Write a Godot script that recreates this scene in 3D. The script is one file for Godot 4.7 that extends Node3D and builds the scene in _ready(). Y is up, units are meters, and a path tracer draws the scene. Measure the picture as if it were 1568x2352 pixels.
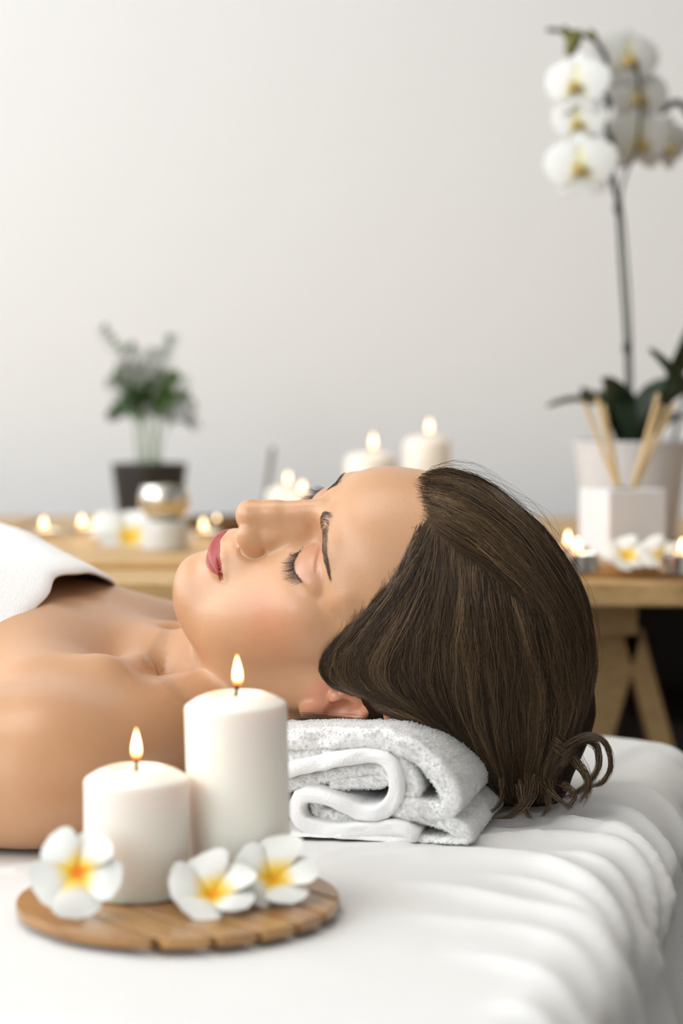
extends Node3D
# A spa treatment room: a woman resting on a massage table, candles and blossoms beside her, a wooden table of candles and plants behind.

const FPX := 4573.0                       # focal length in pixels of the 1568 x 2352 frame
const EYE := Vector3(0, 0.88, 0)          # camera; the top of the massage table is at y = 0.62
const BED_Y := 0.62
const TABLE_Y := 0.72
const PITCH := 0.05592
var rng := RandomNumberGenerator.new()
var noise := FastNoiseLite.new()
var M := {}                               # materials
var taken := {}

func _ready() -> void:
	rng.seed = 7
	noise.seed = 3
	noise.frequency = 1.0
	camera_and_light()
	make_materials()
	room()
	massage_table()
	bed_sheet()
	person()
	body_towel()
	neck_towel()
	slatted_mat()
	front_candles()
	front_flowers()
	back_table()
	print("ready ", Time.get_ticks_msec())

func camera_and_light() -> void:
	var cam := Camera3D.new()
	cam.name = "camera"
	var at_ := CameraAttributesPhysical.new()
	at_.frustum_focal_length = 46.667     # of a 24 mm high picture: the same view as 70 mm on 36 mm
	at_.exposure_aperture = 2.67
	at_.frustum_focus_distance = 1.225
	at_.frustum_near = 0.05
	at_.frustum_far = 60.0
	cam.attributes = at_
	add_child(cam)
	cam.position = EYE
	cam.rotation = Vector3(-PITCH, 0, 0)
	cam.current = true
	var env := Environment.new()
	env.background_mode = Environment.BG_SKY
	var sky := Sky.new()
	var sm := ProceduralSkyMaterial.new()
	sm.sky_top_color = Color(0.62, 0.72, 0.86)
	sm.sky_horizon_color = Color(0.88, 0.9, 0.92)
	sm.ground_bottom_color = Color(0.45, 0.44, 0.42)
	sm.ground_horizon_color = Color(0.8, 0.8, 0.8)
	sky.sky_material = sm
	env.sky = sky
	env.background_energy_multiplier = 1.0
	env.tonemap_mode = Environment.TONE_MAPPER_LINEAR
	env.tonemap_exposure = EXPOSURE
	env.sdfgi_enabled = true
	env.ssao_enabled = true
	env.ssil_enabled = true
	var we := WorldEnvironment.new()
	we.name = "environment"
	we.environment = env
	add_child(we)
	# daylight through the curtained window in the left wall
	area("window_daylight", Vector3(-1.93, 1.75, -1.1), Vector3(0, -90, 0), Vector2(3.0, 1.7), 6.6, Color(0.965, 0.985, 1.0))
	# and through the second one, beside the camera
	area("window_daylight_near", Vector3(-1.93, 1.75, 1.3), Vector3(0, -90, 0), Vector2(1.5, 1.7), 5.2, Color(0.965, 0.985, 1.0))
	# the ceiling panel above and in front of the massage table
	area("ceiling_panel_light", Vector3(-0.55, 2.575, -1.0), Vector3(-90, 0, 0), Vector2(1.2, 1.2), 1.5, Color(1.0, 0.985, 0.965))

const EXPOSURE := 0.78

func area(called: String, p: Vector3, turn: Vector3, size: Vector2, energy: float, c: Color) -> void:
	var l := AreaLight3D.new()
	l.name = called
	l.area_size = size
	l.light_energy = energy
	l.light_color = c
	l.shadow_enabled = true
	l.area_range = 12.0
	l.area_attenuation = 2.0
	add_child(l)
	l.position = p
	l.rotation_degrees = turn

# ---------------------------------------------------------------- places

func ray(u: float, v: float) -> Vector3:
	var cp := cos(PITCH)
	var sp := sin(PITCH)
	return Vector3(0, -sp, -cp) + Vector3.RIGHT * ((u - 784.0) / FPX) - Vector3(0, cp, -sp) * ((v - 1176.0) / FPX)

func at(u: float, v: float, z: float) -> Vector3:      # the point at distance z in front of the camera's plane
	var r := ray(u, v)
	return EYE + r * (-z / r.z)

func on(u: float, v: float, y := BED_Y) -> Vector3:    # the point on the level y
	var r := ray(u, v)
	return EYE + r * ((y - EYE.y) / r.y)

# the body's and the massage table's own axes, in cm: b towards the feet, y up from the sheet, l towards the near side
const N0 := Vector3(-0.125, 0.62, -1.355)
const BD := Vector3(-0.97, 0, -0.2431)
const LD := Vector3(-0.2431, 0, 0.97)

func bed(b: float, y: float, l: float) -> Vector3:
	return N0 + (BD * b + Vector3.UP * y + LD * l) * 0.01

func to_bed(p: Vector3) -> Vector3:                    # (b, y, l)
	var q := (p - N0) * 100.0
	return Vector3(q.dot(BD), q.y, q.dot(LD))

# ---------------------------------------------------------------- mesh builder

class MB:
	var v := PackedVector3Array()
	var n := PackedVector3Array()
	var c := PackedColorArray()
	var t := PackedVector2Array()
	var ix := PackedInt32Array()

	func grid(p: PackedVector3Array, rows: int, cols: int, wrap_c := false, wrap_r := false, cols_arr := PackedColorArray(), flip := false) -> void:
		var base := v.size()
		v.append_array(p)
		if cols_arr.size() == p.size():
			c.append_array(cols_arr)
		for i in rows:
			for j in cols:
				t.append(Vector2(float(j) / maxf(1, cols - (0 if wrap_c else 1)), float(i) / maxf(1, rows - 1)))
		var rr := rows if wrap_r else rows - 1
		var cc := cols if wrap_c else cols - 1
		for i in rr:
			var i2 := (i + 1) % rows
			for j in cc:
				var j2 := (j + 1) % cols
				var a := base + i * cols + j
				var b := base + i * cols + j2
				var d := base + i2 * cols + j
				var e := base + i2 * cols + j2
				if flip:
					ix.append_array(PackedInt32Array([a, d, b, b, d, e]))
				else:
					ix.append_array(PackedInt32Array([a, b, d, b, e, d]))

	func face(pts: Array) -> void:      # a flat convex face, clockwise from outside
		var base := v.size()
		for p in pts:
			v.append(p)
			t.append(Vector2(p.x, p.z))
		for k in range(1, pts.size() - 1):
			ix.append_array(PackedInt32Array([base, base + k, base + k + 1]))

	func box(lo: Vector3, hi: Vector3, bev := 0.002, tr := Transform3D()) -> void:
		var m := (lo + hi) * 0.5
		var h := (hi - lo) * 0.5
		bev = minf(bev, minf(h.x, minf(h.y, h.z)) * 0.9)
		var q := h - Vector3.ONE * bev
		var k := func(s: Vector3, ax: int) -> Vector3:
			var p := Vector3(s.x * q.x, s.y * q.y, s.z * q.z)
			p[ax] = s[ax] * h[ax]
			return tr * (m + p)
		for ax in 3:
			var a1 := (ax + 1) % 3
			var a2 := (ax + 2) % 3
			for s in [-1.0, 1.0]:
				var f := []
				for w in [[-1.0, -1.0], [1.0, -1.0], [1.0, 1.0], [-1.0, 1.0]]:
					var sg := Vector3.ZERO
					sg[ax] = s
					sg[a1] = w[0]
					sg[a2] = w[1]
					f.append(k.call(sg, ax))
				if s > 0:
					f.reverse()
				face(f)
		for ax in 3:                      # chamfers along ax
			var a1 := (ax + 1) % 3
			var a2 := (ax + 2) % 3
			for s1 in [-1.0, 1.0]:
				for s2 in [-1.0, 1.0]:
					var A := Vector3.ZERO
					var B := Vector3.ZERO
					A[ax] = -1.0
					B[ax] = 1.0
					A[a1] = s1
					B[a1] = s1
					A[a2] = s2
					B[a2] = s2
					var f := [k.call(A, a1), k.call(B, a1), k.call(B, a2), k.call(A, a2)]
					if s1 * s2 < 0:
						f.reverse()
					face(f)
		for sx in [-1.0, 1.0]:
			for sy in [-1.0, 1.0]:
				for sz in [-1.0, 1.0]:
					var s := Vector3(sx, sy, sz)
					var f := [k.call(s, 0), k.call(s, 1), k.call(s, 2)]
					if sx * sy * sz > 0:
						f.reverse()
					face(f)

	func lathe(prof: Array, seg := 48, tr := Transform3D()) -> void:    # prof: Vector2(radius, y) from bottom to top
		var p := PackedVector3Array()
		for q in prof:
			for j in seg:
				var a := TAU * j / seg
				p.append(tr * Vector3(cos(a) * q.x, q.y, sin(a) * q.x))
		grid(p, prof.size(), seg, true, false, PackedColorArray(), false)

	func tube(pts: Array, radii: Array, seg := 8, caps := true) -> void:
		var p := PackedVector3Array()
		var prev := Vector3.ZERO
		var nn := pts.size()
		var rows := 0
		for i in nn:
			var d: Vector3 = (pts[mini(i + 1, nn - 1)] - pts[maxi(i - 1, 0)]).normalized()
			if prev == Vector3.ZERO:
				prev = d.cross(Vector3(0.3, 0.9, 0.2)).normalized()
			prev = (prev - d * prev.dot(d)).normalized()
			var s := d.cross(prev)
			var rr: float = radii[mini(i, radii.size() - 1)]
			if caps and i == 0:
				for j in seg:
					p.append(pts[0])
				rows += 1
			for j in seg:
				var a := TAU * j / seg
				p.append(pts[i] + (prev * cos(a) + s * sin(a)) * rr)
			rows += 1
			if caps and i == nn - 1:
				for j in seg:
					p.append(pts[i])
				rows += 1
		grid(p, rows, seg, true, false, PackedColorArray(), true)

	func mesh(own_normals := false) -> ArrayMesh:
		if not own_normals:
			n.resize(v.size())
			n.fill(Vector3.ZERO)
			var k := 0
			while k < ix.size():
				var a := ix[k]
				var b := ix[k + 1]
				var d := ix[k + 2]
				var f := (v[d] - v[a]).cross(v[b] - v[a])
				n[a] += f
				n[b] += f
				n[d] += f
				k += 3
			for i in n.size():
				n[i] = n[i].normalized() if n[i].length_squared() > 1e-30 else Vector3.UP
		var arr := []
		arr.resize(Mesh.ARRAY_MAX)
		arr[Mesh.ARRAY_VERTEX] = v
		arr[Mesh.ARRAY_NORMAL] = n
		if c.size() == v.size():
			arr[Mesh.ARRAY_COLOR] = c
		if t.size() == v.size():
			arr[Mesh.ARRAY_TEX_UV] = t
		arr[Mesh.ARRAY_INDEX] = ix
		var m := ArrayMesh.new()
		m.add_surface_from_arrays(Mesh.PRIMITIVE_TRIANGLES, arr)
		return m

# ---------------------------------------------------------------- nodes

func numbered(called: String) -> String:
	var k: int = taken.get(called, -1) + 1
	taken[called] = k
	return called if k == 0 else "%s_%03d" % [called, k]

func part(called: String, mesh: Mesh, m: Material, parent: Node3D, tr := Transform3D()) -> MeshInstance3D:
	var o := MeshInstance3D.new()
	o.name = called
	o.mesh = mesh
	o.material_override = m
	o.transform = tr
	parent.add_child(o, true)
	return o

func thing(called: String, label: String, category: String, p := Vector3.ZERO, group := "") -> Node3D:
	var o := Node3D.new()
	o.name = numbered(called)
	add_child(o)
	o.position = p
	tag(o, label, category, group)
	return o

func tag(o: Node, label: String, category: String, group := "") -> void:
	o.set_meta("label", label)
	o.set_meta("category", category)
	if group:
		o.set_meta("group", group)

func solid(called: String, mesh: Mesh, m: Material, label: String, category: String, p := Vector3.ZERO, group := "") -> MeshInstance3D:
	var o := part(numbered(called), mesh, m, self)
	o.position = p
	tag(o, label, category, group)
	return o

func structure(called: String, mesh: Mesh, m: Material, label := "") -> MeshInstance3D:
	var o := part(called, mesh, m, self)
	o.set_meta("kind", "structure")
	if label:
		o.set_meta("label", label)
	return o

func box_mesh(lo: Vector3, hi: Vector3, bev := 0.002) -> ArrayMesh:
	var b := MB.new()
	b.box(lo, hi, bev)
	return b.mesh()

func lathe_mesh(prof: Array, seg := 48) -> ArrayMesh:
	var b := MB.new()
	b.lathe(prof, seg)
	return b.mesh()

func tube_mesh(pts: Array, radii: Array, seg := 8) -> ArrayMesh:
	var b := MB.new()
	b.tube(pts, radii, seg)
	return b.mesh()

func smooth_path(pts: Array, per := 6) -> Array:       # Catmull-Rom through Vector2 or Vector3 points
	var out := []
	for i in pts.size() - 1:
		var p0 = pts[maxi(i - 1, 0)]
		var p1 = pts[i]
		var p2 = pts[i + 1]
		var p3 = pts[mini(i + 2, pts.size() - 1)]
		for k in per:
			out.append(p1.cubic_interpolate(p2, p0, p3, float(k) / per))
	out.append(pts[-1])
	return out

# ---------------------------------------------------------------- materials

func mat(c: Color, rough := 0.6, spec := 0.5) -> StandardMaterial3D:
	var m := StandardMaterial3D.new()
	m.albedo_color = c
	m.roughness = rough
	m.metallic_specular = spec
	return m

func noise_tex(freq: float, size := 512, kind := FastNoiseLite.TYPE_SIMPLEX_SMOOTH, octaves := 3, ramp: Gradient = null, normal := 0.0, sd := 1) -> NoiseTexture2D:
	var f := FastNoiseLite.new()
	f.seed = sd
	f.noise_type = kind
	f.frequency = freq
	f.fractal_octaves = octaves
	if octaves <= 1:
		f.fractal_type = FastNoiseLite.FRACTAL_NONE
	var t := NoiseTexture2D.new()
	t.width = size
	t.height = size
	t.seamless = true
	t.noise = f
	if ramp:
		t.color_ramp = ramp
	if normal > 0.0:
		t.as_normal_map = true
		t.bump_strength = normal
	return t

func ramp(cols: Array, offs: Array) -> Gradient:
	var g := Gradient.new()
	g.offsets = PackedFloat32Array(offs)
	g.colors = PackedColorArray(cols)
	return g

func triplanar(m: StandardMaterial3D, scale: Vector3, world := false) -> void:
	m.uv1_triplanar = true
	m.uv1_world_triplanar = world
	m.uv1_scale = scale

func make_materials() -> void:
	var wall := mat(Color(0.935, 0.933, 0.928), 0.75, 0.3)
	M.wall = wall
	M.ceiling = mat(Color(0.93, 0.925, 0.915), 0.8, 0.3)
	var floor_m := mat(Color(0.42, 0.37, 0.33), 0.5)
	floor_m.albedo_texture = noise_tex(0.02, 512, FastNoiseLite.TYPE_SIMPLEX_SMOOTH, 4, ramp([Color(0.85, 0.83, 0.8), Color(1, 1, 1)], [0.2, 0.8]))
	triplanar(floor_m, Vector3(0.8, 0.8, 5.0), true)
	M.floor = floor_m
	# skin: colours come with the vertices (lips, blush); fine pores as relief
	var skin := mat(Color.WHITE, 0.33, 0.5)
	skin.vertex_color_use_as_albedo = true
	skin.normal_enabled = true
	skin.normal_texture = noise_tex(0.09, 512, FastNoiseLite.TYPE_CELLULAR, 2, null, 3.0)
	skin.normal_scale = 0.3
	triplanar(skin, Vector3.ONE * 22.0, true)
	skin.subsurf_scatter_enabled = true
	skin.subsurf_scatter_strength = 0.16
	M.skin = skin
	var hairb := mat(Color.WHITE, 0.4, 0.5)
	hairb.vertex_color_use_as_albedo = true
	M.hair = hairb
	M.hair_base = mat(Color(0.165, 0.112, 0.07), 0.75, 0.2)
	M.lash = mat(Color(0.05, 0.045, 0.045), 0.5, 0.4)
	M.brow = mat(Color(0.2, 0.145, 0.105), 0.6, 0.3)
	# cloth
	var sheet := mat(Color(0.885, 0.88, 0.868), 0.85, 0.2)
	sheet.normal_enabled = true
	sheet.normal_texture = noise_tex(0.25, 512, FastNoiseLite.TYPE_SIMPLEX_SMOOTH, 2, null, 2.0)
	sheet.normal_scale = 0.25
	triplanar(sheet, Vector3.ONE * 14.0, true)
	sheet.rim_enabled = true
	sheet.rim = 0.2
	M.sheet = sheet
	var terry := mat(Color(0.975, 0.973, 0.967), 0.95, 0.15)
	terry.normal_enabled = true
	terry.normal_texture = noise_tex(0.07, 512, FastNoiseLite.TYPE_CELLULAR, 2, null, 8.0)
	terry.normal_scale = 0.35
	triplanar(terry, Vector3.ONE * 16.0, true)
	terry.rim_enabled = true
	terry.rim = 0.3
	M.terry = terry
	var band := mat(Color(0.945, 0.942, 0.935), 0.9, 0.15)
	band.normal_enabled = true
	band.normal_texture = noise_tex(0.2, 512, FastNoiseLite.TYPE_SIMPLEX_SMOOTH, 2, null, 3.0)
	band.normal_scale = 0.35
	triplanar(band, Vector3(14, 40, 14), true)
	M.band = band
	M.loop = mat(Color(0.985, 0.983, 0.978), 0.95, 0.1)
	M.loop.backlight_enabled = true
	M.loop.backlight = Color(0.95, 0.95, 0.94)
	# wax, flame, wick
	var wax := mat(Color(0.965, 0.952, 0.91), 0.38, 0.5)
	wax.subsurf_scatter_enabled = true
	wax.subsurf_scatter_strength = 0.6
	M.wax = wax
	var pool := mat(Color(0.96, 0.93, 0.84), 0.08, 0.5)
	pool.subsurf_scatter_enabled = true
	pool.subsurf_scatter_strength = 0.35
	M.pool = pool
	M.wick = mat(Color(0.03, 0.025, 0.02), 0.9, 0.2)
	var glow := mat(Color(0, 0, 0), 1.0, 0.0)
	glow.emission_enabled = true
	glow.emission_operator = BaseMaterial3D.EMISSION_OP_MULTIPLY
	glow.emission = Color(1, 1, 1)
	glow.emission_energy_multiplier = 8.0
	var gt := GradientTexture2D.new()
	gt.width = 8
	gt.height = 128
	gt.fill_from = Vector2(0, 0)
	gt.fill_to = Vector2(0, 1)
	gt.gradient = ramp([Color(0.62, 0.16, 0.03), Color(0.85, 0.42, 0.16), Color(1.0, 0.83, 0.58), Color(1.0, 0.9, 0.74), Color(1.0, 0.86, 0.62), Color(0.95, 0.6, 0.3)], [0.0, 0.1, 0.24, 0.5, 0.85, 1.0])
	glow.emission_texture = gt
	M.flame = glow
	# woods
	M.bamboo = wood(Color(0.70, 0.52, 0.30), Color(0.56, 0.39, 0.20), 0.3)
	M.bamboo2 = wood(Color(0.65, 0.47, 0.26), Color(0.51, 0.35, 0.17), 0.3)
	M.pine = wood(Color(0.80, 0.66, 0.45), Color(0.70, 0.55, 0.34), 0.5)
	M.tray = wood(Color(0.70, 0.54, 0.34), Color(0.58, 0.42, 0.25), 0.5)
	M.dark_wood = wood(Color(0.19, 0.13, 0.08), Color(0.12, 0.08, 0.05), 0.6)
	M.brown = wood(Color(0.40, 0.31, 0.2), Color(0.28, 0.2, 0.12), 0.6)
	# petals carry their colour with the vertices
	var petal := mat(Color.WHITE, 0.55, 0.4)
	petal.vertex_color_use_as_albedo = true
	petal.backlight_enabled = true
	petal.backlight = Color(0.45, 0.45, 0.42)
	M.petal = petal
	var tepal: StandardMaterial3D = petal.duplicate()
	tepal.backlight = Color(0.2, 0.2, 0.19)
	M.tepal = tepal
	M.green = leaf(Color(0.25, 0.38, 0.22))
	M.fresh = leaf(Color(0.33, 0.5, 0.25))
	M.pale = leaf(Color(0.42, 0.54, 0.28))
	M.orchid_leaf = leaf(Color(0.13, 0.19, 0.12))
	M.stem = leaf(Color(0.22, 0.23, 0.19))
	M.bud = leaf(Color(0.42, 0.42, 0.16))
	M.pot_dark = mat(Color(0.12, 0.115, 0.115), 0.45, 0.5)
	M.soil = mat(Color(0.14, 0.1, 0.07), 0.95, 0.1)
	M.white = mat(Color(0.83, 0.82, 0.81), 0.35, 0.5)
	M.card = mat(Color(0.88, 0.877, 0.872), 0.6, 0.4)
	M.reed = wood(Color(0.84, 0.73, 0.53), Color(0.74, 0.62, 0.42), 0.7)
	M.grey = mat(Color(0.5, 0.48, 0.46), 0.7, 0.3)
	M.frost = mat(Color(0.83, 0.82, 0.79), 0.3, 0.5)
	M.storage = mat(Color(0.3, 0.27, 0.26), 0.8, 0.2)
	var silver := mat(Color(0.86, 0.84, 0.8), 0.18)
	silver.metallic = 1.0
	M.silver = silver
	var glass := mat(Color(0.95, 0.8, 0.6, 0.12), 0.05)
	glass.transparency = BaseMaterial3D.TRANSPARENCY_ALPHA
	M.amber_glass = glass
	var clear := mat(Color(1, 1, 1, 0.08), 0.03)
	clear.transparency = BaseMaterial3D.TRANSPARENCY_ALPHA
	M.clear = clear
	M.vinyl = mat(Color(0.35, 0.3, 0.26), 0.5)
	M.curtain = mat(Color(0.95, 0.94, 0.92), 0.9, 0.2)
	M.curtain.backlight_enabled = true
	M.curtain.backlight = Color(0.8, 0.8, 0.78)

func leaf(c: Color) -> StandardMaterial3D:
	var m := mat(c, 0.45, 0.5)
	m.backlight_enabled = true
	m.backlight = Color(0.25, 0.3, 0.15)
	return m

func wood(a: Color, b: Color, rough: float) -> StandardMaterial3D:
	var m := mat(Color.WHITE, rough, 0.5)
	m.albedo_texture = noise_tex(0.03, 512, FastNoiseLite.TYPE_SIMPLEX_SMOOTH, 4, ramp([b, a, a, b.lerp(a, 0.5)], [0.2, 0.45, 0.7, 0.9]), 0.0, int(a.r * 100))
	triplanar(m, Vector3(2.0, 22.0, 22.0))
	m.clearcoat_enabled = rough < 0.4
	m.clearcoat = 0.4
	m.clearcoat_roughness = 0.25
	return m

# ---------------------------------------------------------------- the room

func room() -> void:
	var b := MB.new()
	b.box(Vector3(-2.1, -0.1, -3.06), Vector3(4.5, 2.7, -2.96), 0.001)
	structure("wall_back", b.mesh(), M.wall)
	structure("floor", box_mesh(Vector3(-2.1, -0.12, -3.0), Vector3(4.5, 0.0, 2.3), 0.001), M.floor)
	structure("ceiling", box_mesh(Vector3(-2.1, 2.6, -3.0), Vector3(4.5, 2.72, 2.3), 0.001), M.ceiling)
	structure("wall_right", box_mesh(Vector3(4.4, 0.0, -3.0), Vector3(4.52, 2.6, 2.3), 0.001), M.wall)
	structure("wall_front", box_mesh(Vector3(-2.1, 0.0, 2.2), Vector3(4.5, 2.6, 2.32), 0.001), M.wall)
	b = MB.new()                                        # left wall round a wide window
	b.box(Vector3(-2.12, 0.0, -3.0), Vector3(-2.0, 0.85, 2.3), 0.001)
	b.box(Vector3(-2.12, 2.62, -3.0), Vector3(-2.0, 2.6 + 0.1, 2.3), 0.001)
	b.box(Vector3(-2.12, 0.85, -3.0), Vector3(-2.0, 2.62, -2.65), 0.001)
	b.box(Vector3(-2.12, 0.85, 0.45), Vector3(-2.0, 2.62, 0.5), 0.001)
	b.box(Vector3(-2.12, 0.85, 2.1), Vector3(-2.0, 2.62, 2.3), 0.001)
	structure("wall_left", b.mesh(), M.wall)
	var w := Node3D.new()
	w.name = "window_1"
	w.set_meta("kind", "structure")
	add_child(w)
	b = MB.new()
	for z in [-2.65, -1.62, -0.58, 0.41]:
		b.box(Vector3(-2.1, 0.85, z), Vector3(-2.04, 2.62, z + 0.04), 0.003)
	for y in [0.85, 2.58]:
		b.box(Vector3(-2.1, y, -2.65), Vector3(-2.04, y + 0.04, 0.45), 0.003)
	part("window_frame", b.mesh(), M.white, w)
	for k in 3:
		part("pane", box_mesh(Vector3(-2.075, 0.89, -2.61 + k * 1.035), Vector3(-2.069, 2.58, -1.62 + k * 1.035), 0.0005), M.clear, w)
	w = Node3D.new()
	w.name = "window_2"
	w.set_meta("kind", "structure")
	add_child(w)
	b = MB.new()
	for z in [0.5, 1.28, 2.06]:
		b.box(Vector3(-2.1, 0.85, z), Vector3(-2.04, 2.62, z + 0.04), 0.003)
	for y in [0.85, 2.58]:
		b.box(Vector3(-2.1, y, 0.5), Vector3(-2.04, y + 0.04, 2.1), 0.003)
	part("window_frame", b.mesh(), M.white, w)
	for k in 2:
		part("pane", box_mesh(Vector3(-2.075, 0.89, 0.54 + k * 0.78), Vector3(-2.069, 2.58, 1.28 + k * 0.78), 0.0005), M.clear, w)
	# the flat panel lamp in the ceiling
	var lamp := thing("ceiling_lamp", "square white panel lamp set in the ceiling", "lamp", Vector3(-0.55, 2.58, -1.0))
	part("frame", box_mesh(Vector3(-0.63, 0.0, -0.63), Vector3(0.63, 0.02, 0.63), 0.002), M.white, lamp)
	var glow := mat(Color.WHITE, 0.6)
	glow.emission_enabled = true
	glow.emission = Color(1.0, 0.97, 0.93)
	glow.emission_energy_multiplier = 1.0
	part("lit_panel", box_mesh(Vector3(-0.6, -0.003, -0.6), Vector3(0.6, 0.001, 0.6), 0.0005), glow, lamp)

# ---------------------------------------------------------------- massage table and sheet

const BED_HEAD := -35.0                                 # bed axes, cm
const BED_FOOT := 150.0
const BED_FAR := -28.0
const BED_NEAR := 54.0

func massage_table() -> void:
	var t := thing("massage_table", "padded massage table under the white sheet", "massage table", bed(57.5, -62, 13))
	t.basis = Basis(BD, Vector3.UP, -LD)
	var wl := (BED_FOOT - BED_HEAD) * 0.005
	var ww := (BED_NEAR - BED_FAR) * 0.005
	var q := PackedVector2Array()
	for k in 32:
		var a := TAU * k / 32.0 + 0.001
		q.append(Vector2(signf(cos(a)) * (wl - 0.10) + cos(a) * 0.085, signf(sin(a)) * (ww - 0.10) + sin(a) * 0.085))
	part("cushion", extruded(q, 0.55, 0.606, 0.02), M.vinyl, t)
	part("frame", box_mesh(Vector3(-wl + 0.07, 0.49, -ww + 0.07), Vector3(wl - 0.07, 0.55, ww - 0.07), 0.004), M.pine, t)
	for sx in [-1, 1]:
		for sz in [-1, 1]:
			part("leg", box_mesh(Vector3(sx * (wl - 0.15) - 0.025, 0.0, sz * (ww - 0.1) - 0.025), Vector3(sx * (wl - 0.15) + 0.025, 0.49, sz * (ww - 0.1) + 0.025), 0.004), M.pine, t)

var ridges := []

func ridge(pts: Array, height: float, width: float) -> void:     # a fold in the sheet, given by points on the table top
	var q := PackedVector2Array()
	for p in pts:
		var s := to_bed(on(p[0], p[1]))
		q.append(Vector2(s.x, s.z))
	var sm := smooth_path(Array(q), 4)
	var lo := Vector2(1e9, 1e9)
	var hi := -lo
	for p in sm:
		lo = lo.min(p)
		hi = hi.max(p)
	ridges.append({"p": sm, "h": height, "w": width, "lo": lo - Vector2.ONE * width * 3.0, "hi": hi + Vector2.ONE * width * 3.0})

func fold_height(q: Vector2) -> float:
	var h := 0.0
	for r in ridges:
		if q.x < r.lo.x or q.y < r.lo.y or q.x > r.hi.x or q.y > r.hi.y:
			continue
		var best := 1e9
		var side := 1.0
		var along := 0.0
		var p: Array = r.p
		for k in p.size() - 1:
			var a: Vector2 = p[k]
			var e: Vector2 = p[k + 1] - a
			var u := clampf((q - a).dot(e) / e.length_squared(), 0.0, 1.0)
			var d := q.distance_squared_to(a + e * u)
			if d < best:
				best = d
				side = signf(e.cross(q - a))
				along = (k + u) / (p.size() - 1)
		var w: float = r.w * (1.5 if side > 0 else 0.5)       # folds lean: one flank is steeper
		h += r.h * exp(-sqrt(best + 0.03) / w) * smoothstep(0.0, 0.3, along) * smoothstep(1.0, 0.82, along)
	return h

func sheet_at(b: float, l: float) -> Vector3:
	var cr := 9.0
	var mid := Vector2((BED_HEAD + BED_FOOT) * 0.5, (BED_FAR + BED_NEAR) * 0.5)
	var half := Vector2((BED_FOOT - BED_HEAD) * 0.5 - cr, (BED_NEAR - BED_FAR) * 0.5 - cr)
	var q := Vector2(b, l) - mid
	var core := Vector2(clampf(q.x, -half.x, half.x), clampf(q.y, -half.y, half.y))
	var dd := q - core
	var dist := dd.length()
	var n := dd / dist if dist > 0.001 else Vector2.ZERO
	var e := dist - (cr - 3.2)
	var y := 0.12 * noise.get_noise_2d(b * 0.05, l * 0.05)
	y += fold_height(Vector2(b, l))
	if e <= 0.0:
		return bed(b, y + 0.05, l)
	var R := 3.2
	var th := minf(e / R, PI / 2.0)
	var down := R * (1.0 - cos(th)) + maxf(0.0, e - R * PI / 2.0)
	var out := R * sin(th)
	# hanging folds: they deepen as the cloth falls
	var per := core.x * 1.0 + core.y * 1.0 * signf(n.x if absf(n.x) > 0.5 else 1.0) + atan2(n.y, n.x) * 9.0
	var amp := smoothstep(0.5, 14.0, e) * 2.3
	var f := sin(per * 0.62 + 2.2 * noise.get_noise_2d(per * 0.06, 3.0)) * 0.6 + sin(per * 1.37 + 1.0) * 0.25 + 0.5 * noise.get_noise_2d(per * 0.35, e * 0.02)
	out += amp * (f + 0.8) + y * sin(th) + 0.02 * e
	var p := core + mid + n * (cr - R + out)
	return bed(p.x, y * cos(th) - down + 0.05, p.y)

func spaced(stops: Array) -> Array:                     # [[from, to, step], ...]
	var out := []
	for s in stops:
		var k: float = s[0]
		while k < s[1] - 0.001:
			out.append(k)
			k += s[2]
	out.append(stops[-1][1])
	return out

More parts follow.
